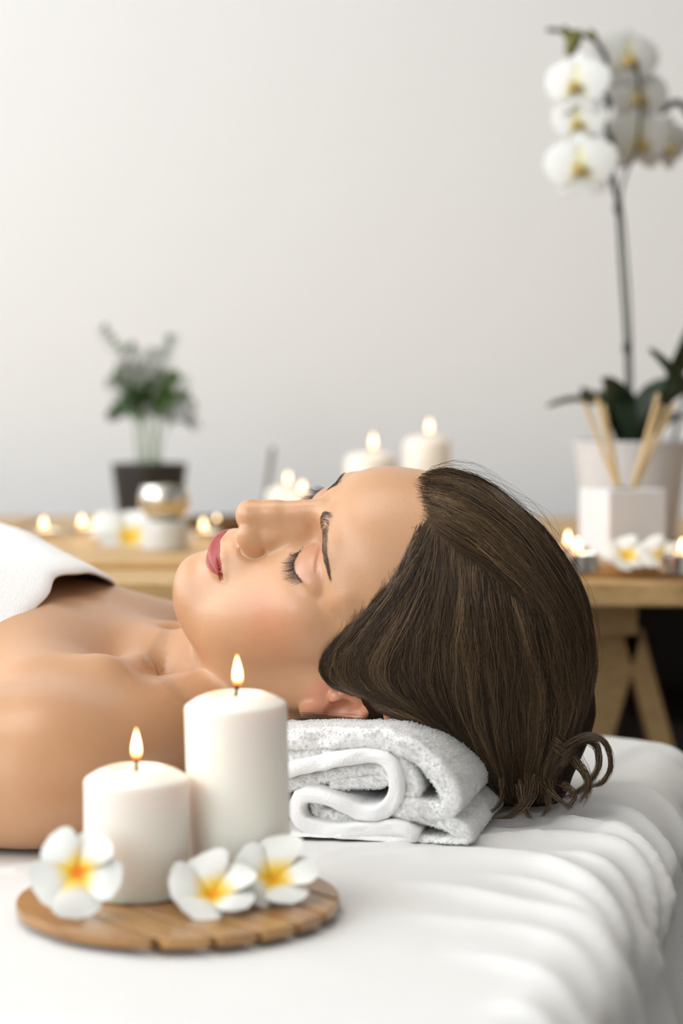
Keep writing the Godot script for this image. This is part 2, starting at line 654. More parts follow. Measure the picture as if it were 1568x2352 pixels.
func bed_sheet() -> void:
	ridge([[640, 2010], [860, 1978], [1000, 1976], [1203, 1984], [1290, 2006], [1362, 2057], [1405, 2120], [1440, 2240]], 0.85, 1.1)
	ridge([[900, 1955], [1109, 1935], [1290, 1932], [1417, 1948], [1471, 1988], [1507, 2049], [1530, 2150]], 0.8, 0.9)
	ridge([[1160, 1895], [1250, 1888], [1344, 1901], [1453, 1940], [1500, 1968], [1545, 2020], [1570, 2080]], 0.7, 0.8)
	ridge([[1260, 1850], [1340, 1855], [1435, 1872], [1525, 1899], [1590, 1950]], 0.6, 0.8)
	ridge([[1300, 1815], [1420, 1810], [1540, 1830], [1640, 1880]], 0.5, 1.0)
	ridge([[820, 2020], [1000, 2045], [1181, 2090], [1310, 2120], [1375, 2183], [1410, 2270]], 0.6, 1.2)
	ridge([[900, 2090], [1036, 2125], [1217, 2150], [1330, 2205], [1380, 2290], [1390, 2350]], 0.45, 1.3)
	ridge([[980, 2190], [1150, 2215], [1270, 2260], [1340, 2330], [1360, 2420]], 0.4, 1.3)
	ridge([[1380, 1780], [1420, 1745], [1500, 1720], [1600, 1730]], 0.5, 1.2)
	ridge([[1120, 2300], [1230, 2340], [1300, 2400], [1320, 2480]], 0.5, 1.3)
	ridge([[1240, 1960], [1330, 1975], [1410, 2010], [1455, 2065], [1480, 2140]], 0.5, 0.7)
	ridge([[1330, 1915], [1420, 1925], [1490, 1955], [1540, 2010]], 0.4, 0.6)
	ridge([[1080, 2010], [1200, 2030], [1300, 2070], [1360, 2130], [1395, 2200]], 0.45, 0.7)
	ridge([[700, 1985], [820, 1960], [960, 1950]], 0.35, 0.8)
	ridge([[20, 2010], [60, 1996], [110, 1992]], 0.3, 0.7)
	var bs := spaced([[BED_HEAD - 42.0, BED_HEAD - 16.0, 1.0], [BED_HEAD - 16.0, 6.0, 0.45], [6.0, 32.0, 1.0], [32.0, BED_FOOT + 40.0, 4.0]])
	var ls := spaced([[BED_FAR - 42.0, BED_FAR - 10.0, 2.0], [BED_FAR - 10.0, BED_NEAR + 14.0, 0.5], [BED_NEAR + 14.0, BED_NEAR + 42.0, 1.2]])
	var p := PackedVector3Array()
	for b in bs:
		for l in ls:
			p.append(sheet_at(b, l))
	var mb := MB.new()
	mb.grid(p, bs.size(), ls.size(), false, false, PackedColorArray(), true)
	solid("bed_sheet", mb.mesh(), M.sheet, "white cotton sheet draped over the massage table with soft folds", "bed sheet")

# ---------------------------------------------------------------- the person: one distance field, in cm

const HEAD_TILT := 24.0                                 # vertex raised above the level
const HEAD_ROLL := 27.0                                 # face turned towards the near side
const HEAD_YAW := 24.0                                  # vertex towards the camera
var HF: Vector3                                         # head axes in the world: front, up (vertex), side (near)
var HU: Vector3
var HS: Vector3
var HO: Vector3
var head_to_bed: Transform3D
var bed_to_head: Transform3D
var head_to_world: Transform3D

func smin(a: float, b: float, k: float) -> float:
	var h := k - absf(a - b)
	if h <= 0.0:
		return minf(a, b)
	return minf(a, b) - h * h / k * 0.25

func smax(a: float, b: float, k: float) -> float:
	return -smin(-a, -b, k)

func ell(p: Vector3, r: Vector3) -> float:
	var q := p / r
	var k0 := q.length()
	var k1 := (q / r).length()
	return k0 * (k0 - 1.0) / maxf(k1, 1e-6)

func cap(p: Vector3, a: Vector3, b: Vector3, ra: float, rb: float) -> float:
	var e := b - a
	var h := clampf((p - a).dot(e) / e.length_squared(), 0.0, 1.0)
	return (p - a - e * h).length() - lerpf(ra, rb, h)

func lash_u(s: float) -> float:                         # height of the closed lash line at the side distance s
	var x := (s - 3.0) / 1.6
	return 1.12 + 0.55 * x * x

func lip_low(s: float) -> float:
	return -4.08 - 1.38 * pow(maxf(0.0, 1.0 - pow(s / 2.42, 2.0)), 0.75)

func lip_high(s: float) -> float:
	return -4.06 + 0.13 * pow(maxf(0.0, 1.0 - pow(s / 2.42, 2.0)), 0.6) - 0.10 * exp(-pow(s / 0.25, 2.0))

func head_sd(q0: Vector3) -> float:                     # q = (front, up, |side|)
	var q := Vector3(q0.x, q0.y, absf(q0.z))
	# skull and the broad shapes of the face
	var d := ell(q - Vector3(0.0, 4.9, 0), Vector3(9.15, 8.6, 7.25))
	if q.x < -1.5 and q.y > 3.5:
		return d
	d = smin(d, ell(q - Vector3(5.0, 5.3, 0.0), Vector3(4.35, 3.6, 5.4)), 1.3)
	d = smin(d, ell(q - Vector3(3.3, -1.6, 0.0), Vector3(5.5, 6.8, 5.6)), 2.0)
	if q.x > -1.5 and q.y < 8.0:
		d = smin(d, ell(q - Vector3(4.5, -0.9, 3.5), Vector3(3.3, 3.4, 2.75)), 1.6)
		d = smin(d, ell(q - Vector3(5.0, 0.5, 4.75), Vector3(1.9, 1.5, 1.5)), 1.6)
		d = smin(d, ell(q - Vector3(4.2, -4.3, 3.0), Vector3(3.7, 3.6, 2.9)), 1.8)
		# jaw and chin
		d = smin(d, cap(q, Vector3(6.7, -7.4, 1.3), Vector3(2.2, -6.0, 4.4), 1.45, 1.65), 1.6)
		d = smin(d, cap(q, Vector3(2.2, -6.0, 4.4), Vector3(0.3, -1.5, 5.5), 1.65, 1.5), 1.8)
		d = smin(d, ell(q - Vector3(5.6, -7.0, 0.0), Vector3(3.0, 2.0, 3.0)), 1.5)
		d = smin(d, ell(q - Vector3(7.15, -7.2, 0.0), Vector3(2.05, 1.6, 1.9)), 1.1)
		# under the chin
		d = smin(d, cap(q, Vector3(5.0, -7.4, 0.0), Vector3(1.0, -7.6, 0.0), 1.7, 2.7), 2.0)
	if q.x > 3.4:
		# teeth arch: upper and lower lip stand on it
		d = smin(d, ell(q - Vector3(6.4, -4.2, 0.0), Vector3(3.2, 2.7, 2.9)), 1.0)
		d = smin(d, ell(q - Vector3(7.4, -3.1, 0.0), Vector3(2.5, 1.4, 1.9)), 0.9)
		# brow
		d = smin(d, cap(q, Vector3(8.55, 3.75, 0.9), Vector3(7.75, 3.95, 3.0), 0.85, 0.85), 0.9)
		d = smin(d, cap(q, Vector3(7.75, 3.95, 3.0), Vector3(5.8, 3.8, 5.1), 0.85, 0.9), 1.0)
		if q.y > -1.0 and q.y < 5.0 and q.z > 0.4:
			# socket, eyeball and lids
			d = smax(d, -ell(q - Vector3(9.3, 2.2, 3.0), Vector3(1.85, 1.35, 2.3)), 0.9)
			var eye := Vector3(6.75, 1.95, 3.05)
			var lu := lash_u(q.z)
			var low := ell(q - eye, Vector3(1.34, 1.5, 2.05))
			d = smin(d, low, 0.45)
			var lid := smax(ell(q - eye, Vector3(1.50, 1.62, 2.2)), (lu - q.y) * 0.9, 0.06)
			d = smin(d, lid, 0.16)
			# crease above the lid
			var cr := lash_u(q.z) * -0.25 + 3.15
			if q.z > 1.6 and q.z < 4.6:
				d += 0.085 * exp(-pow((q.y - cr) / 0.11, 2.0)) * smoothstep(1.6, 2.2, q.z) * smoothstep(4.6, 4.0, q.z)
		# nose
		if q.z < 3.2 and q.y > -4.0 and q.y < 5.0:
			var nz := cap(q, Vector3(9.05, 3.2, 0.0), Vector3(10.15, 0.4, 0.0), 0.72, 0.72)
			nz = smin(nz, cap(q, Vector3(10.15, 0.4, 0.0), Vector3(10.68, -1.0, 0.0), 0.74, 1.02), 0.5)
			nz = smin(nz, cap(q, Vector3(8.5, 1.6, 0.35), Vector3(9.2, -1.0, 0.85), 0.75, 0.85), 1.0)
			nz = smin(nz, ell(q - Vector3(9.7, -1.55, 1.12), Vector3(1.0, 0.78, 0.66)), 0.45)
			nz = smin(nz, cap(q, Vector3(10.45, -1.7, 0.0), Vector3(9.7, -2.2, 0.0), 0.42, 0.36), 0.35)
			d = smin(d, nz, 0.55)
			# the groove round the wing, and the nostril
			var gr := absf((q - Vector3(9.35, -1.55, 1.15)).length() - 0.98)
			if q.x < 9.7 and q.z > 1.0 and q.y < -0.6:
				d += 0.10 * exp(-pow(gr / 0.16, 2.0)) * smoothstep(9.7, 9.2, q.x) * smoothstep(-0.6, -1.0, q.y)
			d = smax(d, -ell(q - Vector3(10.15, -2.05, 0.66), Vector3(0.66, 0.66, 0.36)), 0.16)
		# mouth
		if q.y < -2.3 and q.y > -7.0 and q.z < 3.4:
			var up := cap(q, Vector3(9.52, -3.80, 0.0), Vector3(9.22, -3.78, 1.2), 0.32, 0.28)
			up = smin(up, cap(q, Vector3(9.22, -3.78, 1.2), Vector3(8.4, -3.98, 2.4), 0.28, 0.12), 0.3)
			d = smin(d, up, 0.4)
			var lw := ell(q - Vector3(8.45, -4.70 + 0.09 * q.z * q.z, 0.0), Vector3(1.46, 0.68, 2.5))
			d = smin(d, lw, 0.28)
			# the line between the lips, the corner, the hollow of the upper lip
			var ml := cap(q, Vector3(9.85, -4.08, 0.0), Vector3(9.55, -4.05, 1.2), 0.07, 0.07)
			ml = minf(ml, cap(q, Vector3(9.55, -4.05, 1.2), Vector3(8.6, -4.12, 2.5), 0.07, 0.10))
			d = smax(d, -ml, 0.12)
			d += 0.07 * exp(-pow(q.z / 0.3, 2.0)) * smoothstep(-2.6, -3.0, q.y) * smoothstep(-3.9, -3.5, q.y)
	# ear
	if q.x > -4.5 and q.x < 2.5 and q.z > 5.0 and q.y > -4.5 and q.y < 5.0:
		var e := ell(q - Vector3(-1.1, 0.5, 6.75), Vector3(1.6, 2.5, 0.5))
		e = smin(e, ell(q - Vector3(-0.05, -1.95, 7.0), Vector3(0.85, 0.95, 0.42)), 0.5)
		var pts := [Vector3(0.55, 0.75, 6.9), Vector3(0.2, 2.1, 7.35), Vector3(-0.9, 2.95, 7.65), Vector3(-2.1, 2.5, 7.85), Vector3(-2.65, 1.1, 7.9), Vector3(-2.2, -0.5, 7.7), Vector3(-1.1, -1.6, 7.3)]
		var hx := 1e9
		for k in 6:
			hx = minf(hx, cap(q, pts[k], pts[k + 1], 0.30, 0.30))
		e = smin(e, hx, 0.3)
		e = smin(e, cap(q, Vector3(-1.0, 1.9, 7.15), Vector3(-1.55, 0.6, 7.45), 0.3, 0.34), 0.35)
		e = smin(e, cap(q, Vector3(-1.55, 0.6, 7.45), Vector3(-1.0, -1.0, 7.35), 0.34, 0.3), 0.35)
		e = smin(e, ell(q - Vector3(0.25, -0.05, 6.95), Vector3(0.5, 0.5, 0.45)), 0.25)
		e = smax(e, -ell(q - Vector3(-0.45, -0.15, 7.45), Vector3(0.62, 0.95, 0.75)), 0.25)
		d = smin(d, e, 0.3)
	return d

func torso_sd(p: Vector3) -> float:                     # p = (b, y, l); what the towel goes round
	var q := Vector3(p.x, p.y, absf(p.z))
	var d := ell(q - Vector3(14.5, 6.0, 0), Vector3(16.5, 7.6, 15.5))
	d = smin(d, ell(q - Vector3(17.5, 9.2, 7.8), Vector3(8.0, 7.4, 7.2)), 3.0)
	d = smin(d, ell(q - Vector3(38, 6.2, 0), Vector3(20, 6.4, 13.0)), 5.0)
	d = smin(d, ell(q - Vector3(58, 7.0, 0), Vector3(15, 7.6, 17.0)), 5.0)
	return d

func body_sd(p: Vector3, arms := true) -> float:
	var q := Vector3(p.x, p.y, absf(p.z))
	var d := 20.0
	if p.x < 75.0 and p.x > -7.0:
		d = torso_sd(p)
	if p.x > 50.0:
		d = smin(d, cap(q, Vector3(62, 7.0, 8.5), Vector3(103, 6.2, 8.0), 8.0, 5.4), 3.0)
		d = smin(d, cap(q, Vector3(103, 6.2, 8.0), Vector3(140, 5.0, 8.5), 5.2, 3.4), 2.0)
		d = smin(d, cap(q, Vector3(141, 4.5, 8.8), Vector3(144, 15.0, 11.0), 3.4, 2.6), 1.5)
	if p.x < 26.0 and p.x > -20.0:            # the fall of the neck into the shoulders
		d = smin(d, cap(q, Vector3(-8.0, 5.4, 3.0), Vector3(-3.0, 5.2, 12.5), 3.6, 3.4), 3.0)
	if p.x < 26.0 and p.x > -9.0:             # collar bones, breast muscle
		d = smin(d, cap(q, Vector3(0.4, 8.9, 1.9), Vector3(-1.2, 8.6, 8.0), 0.85, 0.8), 1.4)
		d = smin(d, cap(q, Vector3(-1.2, 8.6, 8.0), Vector3(-1.6, 9.2, 14.0), 0.8, 0.9), 1.6)
		d = smin(d, cap(q, Vector3(7.0, 8.0, 7.0), Vector3(2.5, 7.0, 15.0), 4.0, 3.6), 3.5)
		d = smin(d, ell(q - Vector3(-1.0, 4.5, 17.8), Vector3(5.6, 4.2, 6.4)), 3.2)
	if p.x < 14.0:
		var n := cap(p, Vector3(-13.2, 8.6, 1.6), Vector3(-1.0, 4.9, 0.0), 5.0, 5.6)
		d = smin(d, n, 2.4)
		# the two cords of the neck
		d = smin(d, cap(p, Vector3(-13.5, 6.6, 6.3), Vector3(-0.4, 9.4, 1.7), 1.3, 0.8), 1.2)
		d = smin(d, cap(p, Vector3(-11.5, 11.6, -2.6), Vector3(-0.4, 9.4, -1.7), 1.3, 0.8), 1.2)
		d = smin(d, cap(p, Vector3(-7.0, 11.4, 1.0), Vector3(-2.4, 9.4, 0.2), 1.4, 1.0), 2.0)
		# the pit between the collar bones
		d = smax(d, -ell(p - Vector3(-2.0, 11.2, 0.1), Vector3(1.4, 2.0, 1.3)), 1.4)
	if arms and q.z > 6.0 and p.x > -10.0:
		var a := cap(q, Vector3(0.5, 4.4, 21.8), Vector3(28, 4.6, 27.0), 4.5, 4.2)
		if p.x > 20.0:
			a = smin(a, cap(q, Vector3(28, 4.6, 27.0), Vector3(51, 3.8, 22.0), 4.2, 2.6), 1.2)
			# hand, palm down
			if p.x > 47.0 and p.x < 75.0:
				a = smin(a, ell(q - Vector3(55.5, 2.6, 22.4), Vector3(5.2, 1.5, 3.9)), 1.2)
				for k in 4:
					var z := 19.9 + k * 1.75
					var len_ := [6.6, 7.6, 7.2, 5.6][k] as float
					var r := 0.85 - 0.04 * k
					var f := cap(q, Vector3(59.0, 2.6, z), Vector3(59.0 + len_ * 0.5, 2.9, z + 0.1), r + 0.08, r)
					f = smin(f, cap(q, Vector3(59.0 + len_ * 0.5, 2.9, z + 0.1), Vector3(59.0 + len_, 1.2, z + 0.1), r, r - 0.12), 0.3)
					a = smin(a, f, 0.35)
				var th := cap(q, Vector3(53.0, 2.4, 19.3), Vector3(57.0, 2.2, 17.2), 1.2, 0.95)
				th = smin(th, cap(q, Vector3(57.0, 2.2, 17.2), Vector3(60.2, 1.5, 17.0), 0.95, 0.8), 0.3)
				a = smin(a, th, 0.6)
		d = smin(d, a, 3.4)
	return smax(d, 0.2 - p.y, 0.8)            # flattened where it lies on the sheet

func full_sd(p: Vector3) -> float:                      # p in bed axes
	var q := bed_to_head * p
	if (q - Vector3(0.5, 2.0, 0)).length_squared() > 306.0:
		return body_sd(p)
	return smin(head_sd(q), body_sd(p), 0.8)

func full_sd_head(q: Vector3) -> float:
	if q.y > 4.0 or (q.x > 6.0 and q.y > -6.0):
		return head_sd(q)
	return smin(head_sd(q), body_sd(head_to_bed * q), 0.8)

# surface nets: only blocks near the surface are sampled; every vertex is then moved onto the surface
const NB := 8
const NH := 4
var evals := 0

func field(mode: int, p: Vector3) -> float:
	if mode == 1:
		return full_sd_head(p)
	if mode == 0:
		return full_sd(p)
	return hair_sd(p)

func net(mode: int, lo: Vector3, hi: Vector3, h: float, keep = null) -> Dictionary:
	var blocks := []
	var bs := NB * h
	var nb := Vector3i(((hi - lo) / bs).ceil())
	for z in nb.z:
		for y in nb.y:
			for x in nb.x:
				var cpt := lo + (Vector3(x, y, z) + Vector3.ONE * 0.5) * bs
				if keep != null and not keep.call(cpt, bs):
					continue
				var d := field(mode, cpt)
				if absf(d) < bs * 1.05:
					blocks.append(Vector3i(x, y, z))
	var nv := PackedVector3Array()
	var cells := {}
	var K := NH + 1
	var quads := []                                     # [cell, axis, flip]
	var s := PackedFloat32Array()
	s.resize(K * K * K)
	for b in blocks:
		for half in 8:
			var o3 := Vector3i(b) * NB + Vector3i(half & 1, (half >> 1) & 1, half >> 2) * NH
			var o := lo + Vector3(o3) * h
			var mid := o + Vector3.ONE * (NH * 0.5 * h)
			var dm := field(mode, mid)
			if absf(dm) > NH * h * 1.0:
				continue
			var i := 0
			for z in K:
				for y in K:
					for x in K:
						var p := o + Vector3(x, y, z) * h
						s[i] = field(mode, p)
						i += 1
			for z in NH:
				for y in NH:
					for x in NH:
						i = x + y * K + z * K * K
						var c0 := s[i]
						var c1 := s[i + 1]
						var c2 := s[i + K]
						var c3 := s[i + K + 1]
						var c4 := s[i + K * K]
						var c5 := s[i + K * K + 1]
						var c6 := s[i + K * K + K]
						var c7 := s[i + K * K + K + 1]
						var neg := int(c0 < 0) + int(c1 < 0) + int(c2 < 0) + int(c3 < 0) + int(c4 < 0) + int(c5 < 0) + int(c6 < 0) + int(c7 < 0)
						if neg == 0 or neg == 8:
							continue
						var cell := o3 + Vector3i(x, y, z)
						var acc := Vector3.ZERO
						var cnt := 0
						var cc := [c0, c1, c2, c3, c4, c5, c6, c7]
						for ed in EDGES:
							var va: float = cc[ed[0]]
							var vb: float = cc[ed[1]]
							if (va < 0) != (vb < 0):
								var pa := Vector3(ed[0] & 1, (ed[0] >> 1) & 1, ed[0] >> 2)
								var pb := Vector3(ed[1] & 1, (ed[1] >> 1) & 1, ed[1] >> 2)
								acc += pa.lerp(pb, va / (va - vb))
								cnt += 1
						cells[cell] = nv.size()
						nv.append(lo + (Vector3(cell) + acc / cnt) * h)
						if (c0 < 0) != (c1 < 0):
							quads.append([cell, 0, c0 < 0])
						if (c0 < 0) != (c2 < 0):
							quads.append([cell, 1, c0 < 0])
						if (c0 < 0) != (c4 < 0):
							quads.append([cell, 2, c0 < 0])
	var ix := PackedInt32Array()
	var dirs := [Vector3i(1, 0, 0), Vector3i(0, 1, 0), Vector3i(0, 0, 1)]
	for q in quads:
		var a: Vector3i = q[0]
		var d1: Vector3i = dirs[(q[1] + 1) % 3]
		var d2: Vector3i = dirs[(q[1] + 2) % 3]
		var i0: int = cells.get(a, -1)
		var i1: int = cells.get(a - d1, -1)
		var i2: int = cells.get(a - d1 - d2, -1)
		var i3: int = cells.get(a - d2, -1)
		if i0 < 0 or i1 < 0 or i2 < 0 or i3 < 0:
			continue
		if q[2]:
			ix.append_array(PackedInt32Array([i0, i2, i1, i0, i3, i2]))
		else:
			ix.append_array(PackedInt32Array([i0, i1, i2, i0, i2, i3]))
	var nn := PackedVector3Array()
	nn.resize(nv.size())
	var e := h * 0.4
	for i in nv.size():
		var p := nv[i]
		var a := field(mode, p + Vector3(e, -e, -e))
		var b := field(mode, p + Vector3(-e, -e, e))
		var c := field(mode, p + Vector3(-e, e, -e))
		var d := field(mode, p + Vector3(e, e, e))
		var g := Vector3(a - b - c + d, -a - b + c + d, -a + b - c + d) / (4.0 * e)
		var l := maxf(g.length(), 0.05)
		nn[i] = g / l
		nv[i] = p - nn[i] * clampf((a + b + c + d) * 0.25 / l, -h * 0.5, h * 0.5)
	return {"v": nv, "n": nn, "ix": ix}

const EDGES := [[0, 1], [2, 3], [4, 5], [6, 7], [0, 2], [1, 3], [4, 6], [5, 7], [0, 4], [1, 5], [2, 6], [3, 7]]

func skin_color(q: Vector3) -> Color:                   # q in head axes: lips, blush, lid, the red of the ear
	var base := Color(0.795, 0.615, 0.465).srgb_to_linear()
	var s := absf(q.z)
	var n := 0.5 + 0.5 * noise.get_noise_3d(q.x * 0.55, q.y * 0.55, q.z * 0.55)
	var n2 := noise.get_noise_3d(q.x * 3.0, q.y * 3.0, q.z * 3.0)
	base = base.lerp(Color(0.77, 0.565, 0.415).srgb_to_linear(), 0.35 * n + 0.12 * n2)
	if q.x < 2.0 and q.y > -4.0:
		var er := (Vector3(q.x, q.y, s) - Vector3(-1.0, 0.3, 7.6)).length()
		return base.lerp(Color(0.85, 0.55, 0.45).srgb_to_linear(), 0.6 * smoothstep(3.6, 2.6, er))
	# blush on the cheek
	var bl := exp(-pow((q.y + 1.3) / 2.0, 2.0) - pow((s - 5.0) / 1.7, 2.0) - pow((q.x - 5.6) / 2.4, 2.0))
	base = base.lerp(Color(0.83, 0.55, 0.425).srgb_to_linear(), bl * (0.55 + 0.2 * n))
	if q.x > 6.0 and s < 2.7 and q.y < -3.5 and q.y > -6.2:
		var lo := smoothstep(lip_low(s) - 0.05, lip_low(s) + 0.06, q.y)
		var hi := smoothstep(lip_high(s) + 0.05, lip_high(s) - 0.05, q.y)
		var l := lo * hi * smoothstep(2.5, 2.35, s)
		var lc := Color(0.60, 0.225, 0.215).srgb_to_linear().lerp(Color(0.69, 0.335, 0.32).srgb_to_linear(), clampf(0.5 + n2 * 0.35, 0, 1))
		base = base.lerp(lc, l)
	if q.x > 5.5 and s > 1.2 and s < 5.2 and q.y > 0.7 and q.y < 3.4:
		var lu := lash_u(s)
		var lid := smoothstep(lu, lu + 0.1, q.y) * smoothstep(3.3, 2.9, q.y) * smoothstep(1.2, 1.9, s) * smoothstep(5.2, 4.5, s)
		base = base.lerp(Color(0.75, 0.555, 0.455).srgb_to_linear(), lid * 0.75)
		var liner := smoothstep(0.11, 0.03, absf(q.y - lu - 0.0)) * smoothstep(1.6, 2.1, s) * smoothstep(4.85, 4.6, s)
		base = base.lerp(Color(0.13, 0.1, 0.09).srgb_to_linear(), liner * 0.85)
	if q.x > 5.0 and q.y > 3.0 and q.y < 4.8 and s > 1.1 and s < 5.6:      # the dyed skin under the brow hairs
		var br := brow_mask(s, q.y)
		base = base.lerp(Color(0.36, 0.26, 0.19).srgb_to_linear(), br * 0.3)
	return base

func brow_mid(s: float) -> float:
	return 3.90 + 0.10 * sin((s - 1.3) / 4.0 * PI) - 0.055 * s

func brow_half(s: float) -> float:
	return 0.52 * smoothstep(1.1, 1.5, s) * lerpf(1.0, 0.22, smoothstep(2.2, 4.9, s))

func brow_mask(s: float, u: float) -> float:
	var h := maxf(brow_half(s), 0.01)
	return smoothstep(1.0, 0.55, absf(u - brow_mid(s)) / h) * smoothstep(5.2, 4.8, s)

func head_zone(q: Vector3) -> float:                   # below 0: meshed with the head
	return -1.0 if q.y > 0.0 else (q - Vector3(1.5, -0.5, 0)).length() - 12.2

const HEAD_CELL := 0.145

func person() -> void:
	var a := deg_to_rad(HEAD_TILT)
	var r := deg_to_rad(HEAD_ROLL)
	var t := deg_to_rad(HEAD_YAW)
	var f0 := Vector3(-sin(a), cos(a), 0)
	var u0 := Vector3(cos(a), sin(a), 0)
	HU = u0 * cos(t) + Vector3.BACK * sin(t)
	var z2 := Vector3.BACK * cos(t) - u0 * sin(t)
	HF = f0 * cos(r) + z2 * sin(r)
	HS = z2 * cos(r) - f0 * sin(r)
	HO = at(814, 1464, 1.292) + HF * 0.0075 + HU * 0.005
	head_to_world = Transform3D(Basis(HF, HU, HS) * 0.01, HO)
	var bed_world := Transform3D(Basis(BD, Vector3.UP, LD) * 0.01, N0)
	head_to_bed = bed_world.affine_inverse() * head_to_world
	bed_to_head = head_to_bed.affine_inverse()
	var root := thing("person", "woman lying on her back with eyes closed, brown hair, wrapped in a white towel", "person", bed(0, 0, 0))
	var inv := Transform3D(Basis(), -root.position)
	var mb := MB.new()
	# the face finely, the skull under the hair coarsely, the body in two steps
	var face_keep := func(c: Vector3, _s: float) -> bool:
		return c.x + c.y * 0.18 > -4.6 and c.y < 12.4 and (c.y > -2.0 or head_zone(c) < 2.0)
	take(mb, net(1, Vector3(-6.5, -13.5, -9.0), Vector3(13.0, 12.5, 9.5), HEAD_CELL, face_keep), inv * head_to_world, func(q): return q.x + q.y * 0.18 > -3.4 and q.y < 11.3 and head_zone(q) < 0.6)
	print("face ", Time.get_ticks_msec(), " ", mb.v.size())
	var skull_keep := func(c: Vector3, _s: float) -> bool:
		return not (c.x + c.y * 0.18 > 1.5 and c.y < 6.0) and (c.y > -2.0 or head_zone(c) < 3.0)
	take(mb, net(1, Vector3(-12, -13.0, -10.0), Vector3(12.0, 16.0, 10.0), 0.5, skull_keep), inv * head_to_world, func(q): return not (q.x + q.y * 0.18 > -2.4 and q.y < 10.4) and head_zone(q) < 0.8)
	take(mb, net(0, Vector3(-26, -2, -26), Vector3(26, 20, 28), 0.48), inv * bed_world, func(p): return head_zone(bed_to_head * p) > -0.6 and p.x < 25.0)
	take(mb, net(0, Vector3(24, -2, -32), Vector3(152, 22, 32), 0.9), inv * bed_world, func(p): return p.x > 24.2)
	print("body ", Time.get_ticks_msec(), " ", mb.v.size())
	part("body", mb.mesh(true), M.skin, root)
	if DETAIL:
		brows_and_lashes(root, inv)
		hair(root, inv)

const DETAIL := true

func take(mb: MB, g: Dictionary, tr: Transform3D, keep: Callable) -> void:
	var v: PackedVector3Array = g.v
	var n: PackedVector3Array = g.n
	var base := mb.v.size()
	var nb := tr.basis.orthonormalized()
	var in_head := absf(tr.basis.x.normalized().dot(HF)) > 0.99
	var ok := PackedByteArray()
	ok.resize(v.size())
	var idx := PackedInt32Array()
	idx.resize(v.size())
	for i in v.size():
		if keep.call(v[i]):
			ok[i] = 1
			idx[i] = mb.v.size()
			mb.v.append(tr * v[i])
			mb.n.append(nb * n[i])
			mb.c.append(skin_color(v[i] if in_head else bed_to_head * v[i]))
			mb.t.append(Vector2.ZERO)
	var ix: PackedInt32Array = g.ix
	var k := 0
	while k < ix.size():
		if ok[ix[k]] and ok[ix[k + 1]] and ok[ix[k + 2]]:
			mb.ix.append(idx[ix[k]])
			mb.ix.append(idx[ix[k + 2]])      # the body's axes are mirrored
			mb.ix.append(idx[ix[k + 1]])
		k += 3

# ---------------------------------------------------------------- brows, lashes, hair

func skin_at(u: float, s: float) -> Vector3:            # the point of the face at height u and side s, head axes
	var q := Vector3(12.5, u, s)
	for k in 40:
		var d := head_sd(q)
		if absf(d) < 0.004:
			break
		q.x -= d * 0.8
	return q

# a bundle of hairs: three-sided tapering tubes in one mesh
func strand(mb: MB, pts: PackedVector3Array, r0: float, col: Color, tip := 0.25) -> void:
	var nn := pts.size()
	var base := mb.v.size()
	var side := Vector3.ZERO
	for i in nn:
		var d := (pts[mini(i + 1, nn - 1)] - pts[maxi(i - 1, 0)]).normalized()
		if i == 0:
			side = d.cross(Vector3(0.21, 0.34, 0.91)).normalized()
		side = (side - d * side.dot(d)).normalized()
		var up := d.cross(side)
		var t := float(i) / (nn - 1)
		var r := r0 * lerpf(1.0, tip, t * t)
		for j in 3:
			var a := TAU * j / 3.0
			var n := side * cos(a) + up * sin(a)
			mb.v.append(pts[i] + n * r)
			mb.n.append(n)
			mb.c.append(col)
			mb.t.append(Vector2(j / 3.0, t))
	for i in nn - 1:
		for j in 3:
			var a := base + i * 3 + j
			var b := base + i * 3 + (j + 1) % 3
			mb.ix.append_array(PackedInt32Array([a, a + 3, b, b, a + 3, b + 3]))

